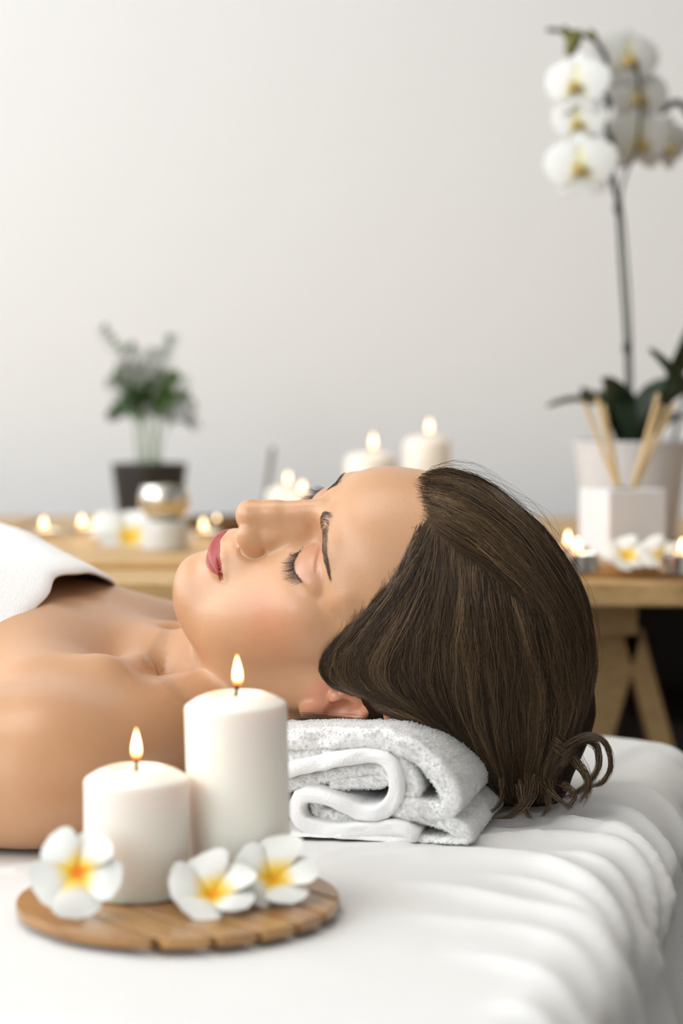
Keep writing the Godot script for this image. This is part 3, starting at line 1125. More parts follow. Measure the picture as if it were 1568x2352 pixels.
func brows_and_lashes(root: Node3D, inv: Transform3D) -> void:
	var tr := inv * head_to_world
	for side in [1.0, -1.0]:
		var mb := MB.new()
		var count := 430
		for k in count:
			var s := lerpf(1.2, 4.85, pow(rng.randf(), 1.2))
			var hw := brow_half(s)
			var off := rng.randf_range(-0.95, 0.9)
			var u := brow_mid(s) + off * hw
			var along := smoothstep(1.2, 2.6, s)                 # the first hairs stand up, the others lie outwards
			var dir := Vector2(lerpf(0.35, 1.0, along), lerpf(0.9, 0.10 - 0.18 * off, along)).rotated(rng.randf_range(-0.2, 0.2))
			var ln := rng.randf_range(0.35, 0.62) * lerpf(1.0, 0.75, smoothstep(3.0, 4.8, s))
			var pts := PackedVector3Array()
			for i in 4:
				var t := i / 3.0
				var q := skin_at(u + dir.y * ln * t, s + dir.x * ln * t)
				pts.append(tr * Vector3(q.x + 0.015 + 0.05 * sin(t * PI), q.y, q.z * side))
			strand(mb, pts, 0.00007 * rng.randf_range(0.8, 1.2), Color(0.06, 0.038, 0.024) * rng.randf_range(0.6, 1.7), 0.3)
		var b := part("eyebrow", mb.mesh(true), M.hair, root)
		b.set_meta("label", "dark brown shaped eyebrow")
		mb = MB.new()
		for k in 95:
			var t0 := (k + rng.randf_range(-0.4, 0.4)) / 94.0
			var s := lerpf(1.6, 4.75, t0)
			var lu := lash_u(s)
			var root_p := skin_at(lu + 0.01, s)
			var clump := sin(s * 9.5) * 0.10
			var fan := (s - 3.0) * 0.34 + clump + rng.randf_range(-0.05, 0.05)
			var ln := lerpf(0.5, 0.92, smoothstep(0.0, 0.55, t0)) * rng.randf_range(0.75, 1.1) * lerpf(1.0, 0.7, smoothstep(0.85, 1.0, t0))
			var pts := PackedVector3Array()
			for i in 6:
				var t := i / 5.0
				var q := root_p + Vector3(0.10 * t + 0.30 * t * t, -0.92 * t + 0.12 * t * t, fan * t) * ln + Vector3(0.02, 0, 0)
				pts.append(tr * Vector3(q.x, q.y, q.z * side))
			strand(mb, pts, 0.00013, Color(0.006, 0.005, 0.005), 0.15)
		var l := part("eyelashes", mb.mesh(true), M.hair, root)
		l.set_meta("label", "long black lashes of a closed eye")

var hair_blobs := []                                    # in head axes: [a, b, ra, rb]

func hair_blob(chain: Array) -> void:                   # [u, v, z, radius] ...
	for k in chain.size() - 1:
		var a: Array = chain[k]
		var b: Array = chain[k + 1]
		var w := head_to_world.affine_inverse()
		hair_blobs.append([w * at(a[0], a[1], a[2]), w * at(b[0], b[1], b[2]), a[3], b[3]])

func hair_sd(q: Vector3) -> float:
	var d := ell(q - Vector3(-1.9, 5.1, 0.0), Vector3(9.8, 9.5, 8.4))
	for b in hair_blobs:
		d = smin(d, cap(q, b[0], b[1], b[2], b[3]), 2.0)
	return smax(d, -ell(Vector3(q.x, q.y, absf(q.z)) - Vector3(0.1, -1.0, 8.3), Vector3(2.4, 2.6, 2.4)), 0.6)   # free round the ear

var hz := PackedFloat32Array()                          # front of the hair mass over x and y
const HX0 := -0.06
const HY0 := 0.60
const HN := 80
const HSTEP := 0.0035

func hair_depths() -> void:
	var w := head_to_world.affine_inverse()
	hz.resize(HN * HN)
	for j in HN:
		for i in HN:
			var p := Vector3(HX0 + i * HSTEP, HY0 + j * HSTEP, -1.08)
			var best := 1e9
			var bz := -1.25
			for k in 40:
				var d := minf(hair_sd(w * p), head_sd(w * p) - 0.12)
				if d < best:
					best = d
					bz = p.z
				if d < 0.02 or p.z < -1.42:
					break
				p.z -= maxf(d, 0.15) * 0.01
			hz[j * HN + i] = bz

func hair_z(x: float, y: float) -> float:
	var fx := clampf((x - HX0) / HSTEP, 0.0, HN - 1.001)
	var fy := clampf((y - HY0) / HSTEP, 0.0, HN - 1.001)
	var i := int(fx)
	var j := int(fy)
	var a := fx - i
	var b := fy - j
	var k := j * HN + i
	return lerpf(lerpf(hz[k], hz[k + 1], a), lerpf(hz[k + HN], hz[k + HN + 1], a), b)

func on_hair(u: float, v: float) -> Vector3:
	var z := -1.24
	var p := Vector3.ZERO
	for k in 3:
		p = at(u, v, -z)
		z = hair_z(p.x, p.y)
	p = at(u, v, -z)
	return p

func resample(path: Array, n: int) -> PackedVector2Array:
	var q := []
	for p in path:
		q.append(Vector2(p[0], p[1]))
	var sm := smooth_path(q, 8)
	var total := 0.0
	for e in sm.size() - 1:
		total += sm[e].distance_to(sm[e + 1])
	var out := PackedVector2Array()
	var k := 0
	var acc := 0.0
	for i in n:
		var want := total * i / (n - 1)
		while k < sm.size() - 2 and acc + sm[k].distance_to(sm[k + 1]) < want:
			acc += sm[k].distance_to(sm[k + 1])
			k += 1
		var seg: float = maxf(sm[k].distance_to(sm[k + 1]), 1e-6)
		out.append(sm[k].lerp(sm[k + 1], clampf((want - acc) / seg, 0, 1)))
	return out

func hair_tone() -> Color:
	var k := rng.randf()
	var c := Color(0.052, 0.031, 0.016)
	if k > 0.84:
		c = Color(0.25, 0.158, 0.08)
	elif k > 0.42:
		c = Color(0.125, 0.077, 0.039)
	return c * rng.randf_range(0.75, 1.2)

const HAIR_SHARE := 1.0

func comb(mb: MB, guides: Array, clumps: int, per: int, lift: float, spread: float, radius := 0.00016) -> void:
	var N := 15
	var gs := []
	for g in guides:
		gs.append(resample(g, 24))
	for c in int(clumps * HAIR_SHARE):
		var w := rng.randf_range(0.0, gs.size() - 1.001)
		var tone := hair_tone()
		var depth := rng.randf_range(-0.9, 1.0) * lift
		var t0 := pow(rng.randf(), 3.0) * 0.4
		var t1 := rng.randf_range(0.82, 1.0)
		var ph := rng.randf() * 100.0
		for s in per:
			var ws := clampf(w + rng.randfn(0.0, spread), 0.0, gs.size() - 1.001)
			var pinch := rng.randf_range(0.35, 0.9)
			var ts0 := clampf(t0 + absf(rng.randfn(0.0, 0.045)), 0.0, 0.6)
			var ts1 := clampf(t1 + rng.randf_range(-0.08, 0.05), 0.7, 1.0)
			var amp := rng.randf_range(3.0, 11.0)
			var fs := rng.randf() * 50.0
			var dz := depth + rng.randf_range(-0.0008, 0.0008)
			var pts := PackedVector3Array()
			for i in N:
				var t := lerpf(ts0, ts1, float(i) / (N - 1))
				var wt := lerpf(ws, w, pinch * smoothstep(0.1, 0.75, t) * 0.8)
				var gi := int(wt)
				var gf := wt - gi
				var x := t * 23.0
				var xi := mini(int(x), 22)
				var p: Vector2 = gs[gi][xi].lerp(gs[gi][xi + 1], x - xi).lerp(gs[gi + 1][xi].lerp(gs[gi + 1][xi + 1], x - xi), gf)
				p += Vector2(noise.get_noise_2d(ph + t * 1.7, 7.0) * 30.0 + noise.get_noise_2d(fs + t * 2.4, 1.0) * amp, noise.get_noise_2d(fs, t * 2.0) * amp)
				var q := on_hair(p.x, p.y)
				var out := dz * smoothstep(-0.02, 0.25, t) + 0.0012
				q += Vector3(0, 0.25, 0.97) * out
				if q.y < BED_Y + 0.006:
					q.y = BED_Y + 0.006 + rng.randf() * 0.002
				pts.append(q)
			strand(mb, pts, radius * rng.randf_range(0.7, 1.25), tone * rng.randf_range(0.85, 1.18), 0.4)

# bundle of free hairs along a path of [u, v, z]
func lock(mb: MB, path: Array, count: int, wide: float, radius := 0.00016) -> void:
	var q := []
	for p in path:
		q.append(at(p[0], p[1], p[2]))
	var sm := smooth_path(q, 5)
	for c in count:
		var o := Vector3(rng.randfn(0, 1), rng.randfn(0, 1), rng.randfn(0, 1)) * wide * 0.5
		var o2 := Vector3(rng.randfn(0, 1), rng.randfn(0, 1), rng.randfn(0, 1)) * wide * 0.35
		var a := rng.randf_range(0.0, 0.12)
		var b := rng.randf_range(0.8, 1.0)
		var pts := PackedVector3Array()
		for i in 18:
			var t := lerpf(a, b, i / 17.0)
			var x := t * (sm.size() - 1)
			var xi := mini(int(x), sm.size() - 2)
			var p: Vector3 = sm[xi].lerp(sm[xi + 1], x - xi)
			p += o.lerp(o2, t) + Vector3(noise.get_noise_2d(c * 3.7, t * 2.0), noise.get_noise_2d(c * 3.7 + 50.0, t * 2.0), 0) * wide * 0.5
			p.y = maxf(p.y, BED_Y + 0.006)
			pts.append(p)
		strand(mb, pts, radius * rng.randf_range(0.7, 1.2), hair_tone(), 0.35)

func hair(root: Node3D, inv: Transform3D) -> void:
	# the mass of the hair: over the skull, down the near side and onto the sheet
	hair_blob([[1030, 1430, 1.275, 5.0], [1120, 1640, 1.268, 4.7], [1190, 1780, 1.26, 2.5]])
	hair_blob([[1200, 1440, 1.28, 4.2], [1225, 1640, 1.28, 3.6], [1225, 1790, 1.27, 2.2]])
	hair_blob([[930, 1400, 1.25, 1.0], [850, 1485, 1.245, 0.9], [868, 1540, 1.245, 0.75], [970, 1595, 1.25, 1.4]])
	hair_blob([[905, 1618, 1.25, 0.8], [1000, 1655, 1.255, 1.4]])
	hair_blob([[930, 1430, 1.25, 2.2], [960, 1580, 1.255, 2.4]])
	hair_depths()
	var g := net(2, Vector3(-14, -8, -10.5), Vector3(10, 17, 14), 0.36)
	var mb := MB.new()
	var tr := inv * head_to_world
	for i in g.v.size():
		var q: Vector3 = g.v[i] - g.n[i] * 0.12
		var w := head_to_world * q
		if w.y < BED_Y + 0.004:
			w.y = BED_Y + 0.004
		mb.v.append(inv * w)
		mb.n.append((tr.basis.orthonormalized() * g.n[i]).normalized())
		mb.t.append(Vector2.ZERO)
	for e in range(0, g.ix.size(), 3):
		mb.ix.append_array(PackedInt32Array([g.ix[e], g.ix[e + 2], g.ix[e + 1]]))
	var h := part("hair", mb.mesh(true), M.hair_base, root)
	h.set_meta("label", "shoulder-length brown hair swept back from the forehead")
	# strands: first the side that falls from the parting, then the top that runs back
	var near := [
		[[975, 1195], [930, 1300], [875, 1385], [810, 1455], [765, 1505], [758, 1550], [785, 1580], [840, 1598], [905, 1625]],
		[[995, 1200], [955, 1320], [900, 1420], [845, 1500], [830, 1550], [860, 1590], [930, 1630], [1010, 1670], [1080, 1715]],
		[[1008, 1205], [985, 1340], [950, 1450], [925, 1540], [950, 1600], [1010, 1660], [1075, 1720], [1130, 1780]],
		[[1018, 1210], [1015, 1360], [1000, 1480], [1005, 1590], [1045, 1680], [1100, 1760], [1150, 1830]],
		[[1045, 1228], [1058, 1380], [1060, 1510], [1072, 1630], [1105, 1730], [1145, 1810], [1175, 1880]],
		[[1095, 1250], [1118, 1400], [1130, 1530], [1140, 1650], [1160, 1750], [1180, 1830], [1205, 1882]],
		[[1155, 1285], [1190, 1430], [1210, 1560], [1212, 1680], [1205, 1770], [1195, 1840], [1160, 1885]],
		[[1215, 1330], [1252, 1470], [1275, 1590], [1268, 1690], [1245, 1770], [1235, 1840], [1250, 1868]],
		[[1270, 1385], [1308, 1530], [1318, 1630], [1300, 1720], [1275, 1790], [1280, 1840], [1310, 1855]],
	]
	var top := [
		[[968, 1096], [1000, 1074], [1065, 1086], [1150, 1135], [1235, 1210], [1300, 1300], [1342, 1400], [1358, 1510], [1345, 1620], [1312, 1725]],
		[[965, 1110], [1010, 1100], [1085, 1130], [1170, 1195], [1250, 1285], [1310, 1390], [1340, 1500], [1335, 1610], [1300, 1720], [1270, 1790]],
		[[972, 1135], [1030, 1145], [1110, 1190], [1190, 1260], [1260, 1350], [1308, 1450], [1325, 1560], [1310, 1660], [1275, 1750]],
		[[982, 1165], [1040, 1195], [1115, 1245], [1190, 1315], [1252, 1400], [1290, 1500], [1300, 1600], [1285, 1690]],
		[[985, 1212], [1040, 1252], [1105, 1296], [1170, 1358], [1225, 1435], [1262, 1525], [1275, 1620]],
	]
	var sm := MB.new()
	var temple := [
		[[905, 1335], [858, 1400], [800, 1460], [762, 1508], [757, 1550], [790, 1583], [850, 1600], [910, 1625]],
		[[872, 1382], [815, 1436], [768, 1488], [750, 1528], [762, 1566], [805, 1590], [870, 1606]],
		[[838, 1425], [788, 1468], [754, 1508], [748, 1540], [766, 1572], [815, 1594]],
	]
	comb(sm, near, 430, 16, 0.0035, 0.10)
	comb(sm, [
		[[815, 1592], [868, 1606], [930, 1635], [1000, 1680], [1070, 1735], [1120, 1790]],
		[[850, 1612], [895, 1628], [955, 1658], [1025, 1702], [1090, 1760], [1130, 1810]],
		[[868, 1630], [905, 1645], [960, 1672], [1030, 1716], [1095, 1772], [1140, 1825]],
	], 80, 12, 0.0015, 0.15, 0.00013)
	comb(sm, temple, 90, 12, 0.0015, 0.12, 0.00013)
	comb(sm, top, 260, 15, 0.0028, 0.12)
	# curls and tips on the sheet, the wisps under the ear, stray hairs
	lock(sm, [[1290, 1720, 1.225], [1345, 1690, 1.215], [1388, 1705, 1.21], [1402, 1755, 1.21], [1385, 1795, 1.215], [1350, 1808, 1.22]], 120, 0.0024)
	lock(sm, [[1285, 1760, 1.22], [1330, 1700, 1.225], [1368, 1712, 1.23], [1372, 1765, 1.225], [1335, 1812, 1.22], [1290, 1835, 1.22]], 130, 0.003)
	lock(sm, [[1270, 1700, 1.23], [1320, 1745, 1.225], [1352, 1800, 1.22], [1330, 1845, 1.215]], 120, 0.004)
	lock(sm, [[1220, 1780, 1.22], [1215, 1830, 1.205], [1175, 1872, 1.20], [1135, 1884, 1.20]], 70, 0.0035)
	lock(sm, [[1150, 1790, 1.215], [1150, 1840, 1.205], [1122, 1872, 1.20]], 40, 0.003)
	lock(sm, [[1190, 1800, 1.215], [1200, 1850, 1.205], [1222, 1884, 1.20]], 40, 0.003)
	lock(sm, [[1250, 1800, 1.22], [1258, 1850, 1.21], [1243, 1878, 1.205]], 40, 0.003)
	lock(sm, [[1290, 1800, 1.225], [1320, 1825, 1.215], [1300, 1862, 1.21]], 40, 0.003)
	lock(sm, [[1240, 1790, 1.225], [1270, 1825, 1.21], [1312, 1858, 1.205]], 40, 0.0025)
	lock(sm, [[672, 1650, 1.235], [760, 1654, 1.23], [850, 1660, 1.225], [940, 1685, 1.225], [1030, 1740, 1.225]], 90, 0.0042, 0.00009)
	comb(sm, near, 160, 3, 0.006, 0.6, 0.0001)          # loose hairs that cross the others
	comb(sm, top, 90, 3, 0.006, 0.6, 0.0001)
	for k in 60:                                        # stray hairs standing off the outline
		var t := rng.randf()
		var gd: PackedVector2Array = resample(top[0], 40)
		var i0 := int(t * 26.0)
		var path := PackedVector3Array()
		var lift := rng.randf_range(0.002, 0.011)
		var ln := rng.randi_range(6, 12)
		for i in 8:
			var x := i / 7.0
			var p: Vector2 = gd[mini(i0 + int(x * ln), 39)]
			var q := on_hair(p.x, p.y)
			path.append(q + (Vector3(0.55, 0.8, 0.1)) * lift * sin(x * 2.6) + Vector3(noise.get_noise_2d(k * 9.0, x), noise.get_noise_2d(k * 9.0 + 30.0, x), 0) * 0.004 * x)
		strand(sm, path, 0.00007, Color(0.05, 0.03, 0.016), 0.4)
	# fine hairs that thin out over the hairline: back from the forehead, down along the temple
	var hl: PackedVector2Array = resample([[966, 1098], [978, 1150], [980, 1205], [935, 1300], [872, 1378], [805, 1452], [756, 1506], [750, 1550]], 40)
	for k in 620:
		var t := rng.randf_range(0.0, 30.0)
		var off := absf(rng.randfn(0.0, 10.0))
		var front := t < 9.0
		var n := 7
		var run := rng.randf_range(3.0, 8.0)
		var path := PackedVector3Array()
		for i in n:
			var x := i / float(n - 1)
			var u: Vector2
			if front:
				var p := hl[int(t)].lerp(hl[int(t) + 1], t - int(t))
				u = p + Vector2(-off + x * rng.randf_range(55, 75), -2.0 + x * 14.0 + 8.0 * sin(x * 2.0 + t))
			else:
				var tt := minf(t + run * x, 38.9)
				var p := hl[int(tt)].lerp(hl[int(tt) + 1], tt - int(tt))
				u = p + Vector2(-off * (1.0 - 0.9 * x) + 8.0 * x, -off * 0.5 * (1.0 - x) + 4.0 * x) + Vector2(noise.get_noise_2d(k * 5.0, x * 2.0), noise.get_noise_2d(k * 5.0 + 9.0, x * 2.0)) * 7.0
			path.append(on_hair_or_skin(u))
		strand(sm, path, 0.00007, Color(0.06, 0.038, 0.022) * rng.randf_range(0.8, 1.6), 0.5)
	for i in sm.v.size():
		sm.v[i] = inv * sm.v[i]
	var st := part("strands", sm.mesh(true), M.hair, h)
	st.set_meta("kind", "stuff")
	print("hair ", Time.get_ticks_msec(), " ", sm.ix.size() / 3)

func on_hair_or_skin(u: Vector2) -> Vector3:            # the nearer of hair mass and skin, from the front
	var w := head_to_world.affine_inverse()
	var p := at(u.x, u.y, 1.12)
	var d := (at(u.x, u.y, 1.3) - p).normalized()
	for k in 30:
		var q := w * p
		var s := minf(head_sd(q), hair_sd(q) - 0.05)
		if s < 0.03:
			break
		p += d * s * 0.009
	return p - d * 0.0004

# ---------------------------------------------------------------- towels

func towel_sd(p: Vector3) -> float:
	var q := Vector3(p.x, p.y, absf(p.z))
	var d := torso_sd(p)
	d = smin(d, ell(q - Vector3(13.5, 8.6, 0), Vector3(10.5, 6.6, 12.5)), 3.0)
	return smin(d, ell(q - Vector3(72, 6.0, 8.0), Vector3(20, 6.0, 9.0)), 5.0)

func body_towel() -> void:
	var bs := spaced([[5.9, 9.0, 0.3], [9.0, 26.0, 0.6], [26.0, 82.0, 2.5]])
	var cols := 120
	var p := PackedVector3Array()
	var rows := 0
	# from under the hem, round its edge and over the body
	for pass_ in [1.0, 0.0]:
		var list := [9.0, 7.5, 6.3, 5.95] if pass_ > 0.5 else bs
		for b in list:
			for j in cols:
				var a := lerpf(-0.22, PI + 0.22, float(j) / (cols - 1))
				var hem: float = 0.25 * sin(a * 5.0 + 1.0) + 0.15 * sin(a * 11.0)
				var dir := Vector3(0, sin(a), cos(a))
				var o := Vector3(b + hem, 4.5, 0)
				var r := 1.0
				var thick := 0.28 if pass_ > 0.5 else 0.62 - 0.2 * exp(-(b - 5.9) / 0.25)
				for k in 24:
					var d := towel_sd(o + dir * r) - thick
					r -= d * 0.9
					if absf(d) < 0.01:
						break
				if pass_ < 0.5 and b > 8.6:
					r += 0.07 * noise.get_noise_3d(b * 2.6, a * 26.0, 0.0) + 0.10 * noise.get_noise_3d(b * 0.35, a * 3.0, 5.0)
				p.append(bed(o.x, maxf(o.y + dir.y * r, 0.35), dir.z * r))
			rows += 1
	var mb := MB.new()
	mb.grid(p, rows, cols, false, false, PackedColorArray(), true)
	solid("bath_towel", mb.mesh(), M.terry, "white terry bath towel wrapped round the woman's chest", "towel")

func front_plane(u: float, v: float, l: float) -> Vector3:      # the point of the view ray on the plane l of the bed's axes
	var r := ray(u, v)
	var o := bed(0, 0, l)
	return EYE + r * ((o - EYE).dot(LD) / r.dot(LD))

func neck_towel() -> void:
	var mb := MB.new()
	var front := 16.4
	var pile := PackedFloat32Array()
	var layers := [   # [path in the front plane, thickness in cm, how deep it reaches, how far its front edge lies behind]
		[[[600, 1704], [700, 1698], [800, 1698], [885, 1702], [950, 1730], [1000, 1775], [1030, 1830], [1024, 1862], [985, 1868], [935, 1858]], 1.3, 12.5, 0.2, 2.0],
		[[[600, 1782], [690, 1763], [780, 1743], [850, 1737], [893, 1752], [908, 1795], [902, 1838], [872, 1868], [825, 1868], [775, 1846], [725, 1828], [690, 1830], [677, 1856], [690, 1890], [745, 1910], [830, 1908], [915, 1904], [948, 1920], [936, 1938], [870, 1936], [780, 1930], [640, 1932]], 0.98, 12.0, 0.0, 0.0],
		[[[610, 1750], [720, 1733], [820, 1726], [885, 1732], [925, 1765], [945, 1810], [930, 1850]], 1.0, 12.0, 0.5, 1.0],
		[[[640, 1812], [740, 1790], [830, 1772], [872, 1776], [880, 1792], [850, 1802], [760, 1808]], 0.85, 11.0, 0.9, 1.0],
		[[[716, 1858], [728, 1880], [800, 1884], [900, 1876], [980, 1882]], 0.85, 11.0, 0.9, 1.0],
		[[[900, 1862], [970, 1878], [1030, 1896], [1062, 1926], [1040, 1944], [985, 1944], [900, 1938]], 1.05, 12.5, 0.3, 2.0],
		[[[620, 1958], [690, 1954], [760, 1944]], 0.75, 8.0, 0.2, 0.0],
	]
	var into := -LD * 0.01
	for L in layers:
		var n := 64
		var path := resample(L[0], n)
		var pts := PackedVector3Array()
		for q in path:
			pts.append(front_plane(q.x, q.y, front))
		var half: float = L[1] * 0.005
		var outline := []                                # [point, outward]
		for i in n:
			var t := (pts[mini(i + 1, n - 1)] - pts[maxi(i - 1, 0)]).normalized()
			outline.append([pts[i], t.cross(LD).normalized()])
		for k in 7:
			var t := (pts[n - 1] - pts[n - 2]).normalized()
			var o := t.cross(LD).normalized()
			var a := PI * (k + 1) / 8.0
			outline.append([pts[n - 1], o * cos(a) + t * sin(a)])
		for i in range(n - 1, -1, -1):
			outline.append([pts[i], -outline[i][1]])
		for k in 7:
			var t := (pts[0] - pts[1]).normalized()
			var o := -t.cross(LD).normalized()
			var a := PI * (k + 1) / 8.0
			outline.append([pts[0], -(o * -cos(a)) * -1.0 + t * sin(a)])
		var steps := [[0.0, 0.0], [0.0, 0.45], [0.06, 0.72], [0.18, 0.92], [0.4, 1.0], [0.8, 1.0], [1.3, 1.0], [2.0, 1.0], [2.8, 1.0], [3.8, 1.0], [5.0, 1.0], [6.4, 1.0], [8.0, 1.0], [9.6, 1.0], [11.0, 1.0], [L[2], 1.0], [L[2] + 0.3, 0.7], [L[2] + 0.35, 0.0]]
		var p := PackedVector3Array()
		for s in steps:
			for q in outline:
				var w: Vector3 = q[0] + q[1] * half * s[1] + into * (s[0] + L[3])
				var nz := noise.get_noise_3d(w.x * 90.0, w.y * 90.0, w.z * 60.0) * 0.0012
				w += q[1] * nz * s[1] + into * (0.35 * noise.get_noise_2d(w.x * 40.0, w.y * 40.0))
				var bp := to_bed(w)
				bp.y -= maxf(0.0, bp.y - 3.0) * 0.022 * (s[0] + L[3])      # it sinks towards the head
				for k in 4:                              # the neck and head press the towel down
					var d := full_sd(bp)
					if d > 0.15:
						break
					bp.y -= (0.15 - d) * 1.05
				bp.y = maxf(bp.y, 0.35)
				p.append(bed(bp.x, bp.y, bp.z))
		var before := mb.ix.size()
		mb.grid(p, steps.size(), outline.size(), true, false, PackedColorArray(), false)
		for k in range(before, mb.ix.size(), 3):
			pile.append(L[4])
	var me := mb.mesh()
	var t := solid("rolled_towel", me, M.terry, "thick white terry towel folded in layers under the woman's neck", "towel")
	# the loops of the pile
	var loop := MB.new()
	var lp := []
	for k in 6:
		var a := lerpf(-0.9, PI + 0.9, k / 5.0)
		lp.append(Vector3(cos(a) * 0.0005, 0.0005 + sin(a) * 0.0007, 0.0))
	loop.tube(lp, [0.0002], 4, false)
	var lm := loop.mesh()
	var where: Array[Transform3D] = []
	var areas := PackedFloat32Array()
	var total := 0.0
	for k in range(0, mb.ix.size(), 3):
		var a := mb.v[mb.ix[k]]
		var e := (mb.v[mb.ix[k + 1]] - a).cross(mb.v[mb.ix[k + 2]] - a)
		var deep := front - to_bed(a).z
		if deep < 2.2 or (pile[k / 3] > 1.5 and deep < 12.0 and mb.n[mb.ix[k]].dot(Vector3(0.35, 0.9, 0.1)) > 0.1):
			total += e.length() * minf(pile[k / 3], 1.0)
		areas.append(total)
	for k in 36000:
		var f := areas.bsearch(rng.randf() * total)
		f = mini(f, areas.size() - 1) * 3
		var r1 := sqrt(rng.randf())
		var r2 := rng.randf()
		var i0 := mb.ix[f]
		var i1 := mb.ix[f + 1]
		var i2 := mb.ix[f + 2]
		var pos := mb.v[i0] * (1.0 - r1) + mb.v[i1] * (r1 * (1.0 - r2)) + mb.v[i2] * (r1 * r2)
		var nrm := mb.n[i0]
		if nrm.z < -0.4:
			continue
		var sd := nrm.cross(Vector3(rng.randfn(), rng.randfn(), rng.randfn())).normalized()
		var yv := (nrm + Vector3(rng.randfn(), rng.randfn(), rng.randfn()) * 0.25).normalized()
		var xv := (sd - yv * sd.dot(yv)).normalized()
		var sc := rng.randf_range(0.5, 0.85)
		where.append(Transform3D(Basis(xv * sc, yv * sc, xv.cross(yv) * sc), pos))
	var mm := MultiMesh.new()
	mm.transform_format = MultiMesh.TRANSFORM_3D
	mm.mesh = lm
	mm.instance_count = where.size()
	for k in where.size():
		mm.set_instance_transform(k, where[k])
	var mi := MultiMeshInstance3D.new()
	mi.name = "terry_loops"
	mi.multimesh = mm
	mi.material_override = M.loop
	mi.set_meta("kind", "stuff")
	t.add_child(mi)

# ---------------------------------------------------------------- slatted mat, candles, blossoms

const MAT_R := 0.0815
const MAT_TOP := BED_Y + 0.0092
var mat_at: Vector3

func extruded(outline: PackedVector2Array, y0: float, y1: float, bev: float) -> ArrayMesh:
	var mb := MB.new()
	var c := Vector2.ZERO
	for q in outline:
		c += q / outline.size()
	var n := outline.size()
	var p := PackedVector3Array()
	var inset := PackedVector2Array()
	for k in n:
		var a := (outline[k] - outline[(k + n - 1) % n]).normalized()
		var b := (outline[(k + 1) % n] - outline[k]).normalized()
		var m := (a + b).normalized()
		var inw := Vector2(-m.y, m.x)
		if inw.dot(c - outline[k]) < 0:
			inw = -inw
		inset.append(outline[k] + inw * bev)
	for ring in [[inset, y0], [outline, y0 + bev], [outline, y1 - bev], [inset, y1]]:
		for q in ring[0]:
			p.append(Vector3(q.x, ring[1], q.y))
	mb.grid(p, 4, n, true, false, PackedColorArray(), false)
	var top := []
	var bottom := []
	for k in n:
		top.append(Vector3(inset[k].x, y1, inset[k].y))
		bottom.append(Vector3(inset[n - 1 - k].x, y0, inset[n - 1 - k].y))
	mb.face(top)
	mb.face(bottom)
	return mb.mesh()

func slatted_mat() -> void:
	mat_at = on(410, 2057, MAT_TOP)
	mat_at.y = BED_Y + 0.002
	var t := thing("slatted_mat", "round bamboo mat of diagonal slats under the candles", "mat", mat_at)
	t.rotation.y = deg_to_rad(-51.0)                     # slats run along x of the mat
	var cuts := [-0.0815, -0.0582, -0.0360, -0.0143, 0.0085, 0.0307, 0.053, 0.0815]
	for k in 7:
		var z0: float = cuts[k] + 0.0011
		var z1: float = cuts[k + 1] - 0.0011
		z0 = maxf(z0, -MAT_R * 0.995)
		z1 = minf(z1, MAT_R * 0.995)
		var q := PackedVector2Array()
		for i in 9:
			var z := lerpf(z0, z1, i / 8.0)
			q.append(Vector2(sqrt(maxf(0.0, MAT_R * MAT_R - z * z)), z))
		for i in 9:
			var z := lerpf(z1, z0, i / 8.0)
			q.append(Vector2(-sqrt(maxf(0.0, MAT_R * MAT_R - z * z)), z))
		part("slat", extruded(q, 0.0022, 0.0070, 0.0005), M.bamboo if k % 2 else M.bamboo2, t)
	for x in [-0.045, 0.045]:
		part("batten", box_mesh(Vector3(x - 0.006, 0.0004, -0.05), Vector3(x + 0.006, 0.0022, 0.05), 0.0004), M.bamboo2, t)

func flame_mesh(h: float, r: float) -> ArrayMesh:
	var prof := []
	for k in 19:
		var t := k / 18.0
		prof.append(Vector2(r * pow(sin(PI * pow(t, 0.62)), 0.8) * (1.0 - 0.25 * t) + 0.00001, h * t))
	return lathe_mesh(prof, 20)

func lit(parent: Node3D, p: Vector3, energy: float) -> void:
	var l := OmniLight3D.new()
	l.name = "flame_light"
	l.light_color = Color(1.0, 0.72, 0.42)
	l.light_energy = energy
	l.light_size = 0.004
	l.omni_range = 6.0
	l.omni_attenuation = 2.0
	l.shadow_enabled = true
	parent.add_child(l, true)
	l.position = p

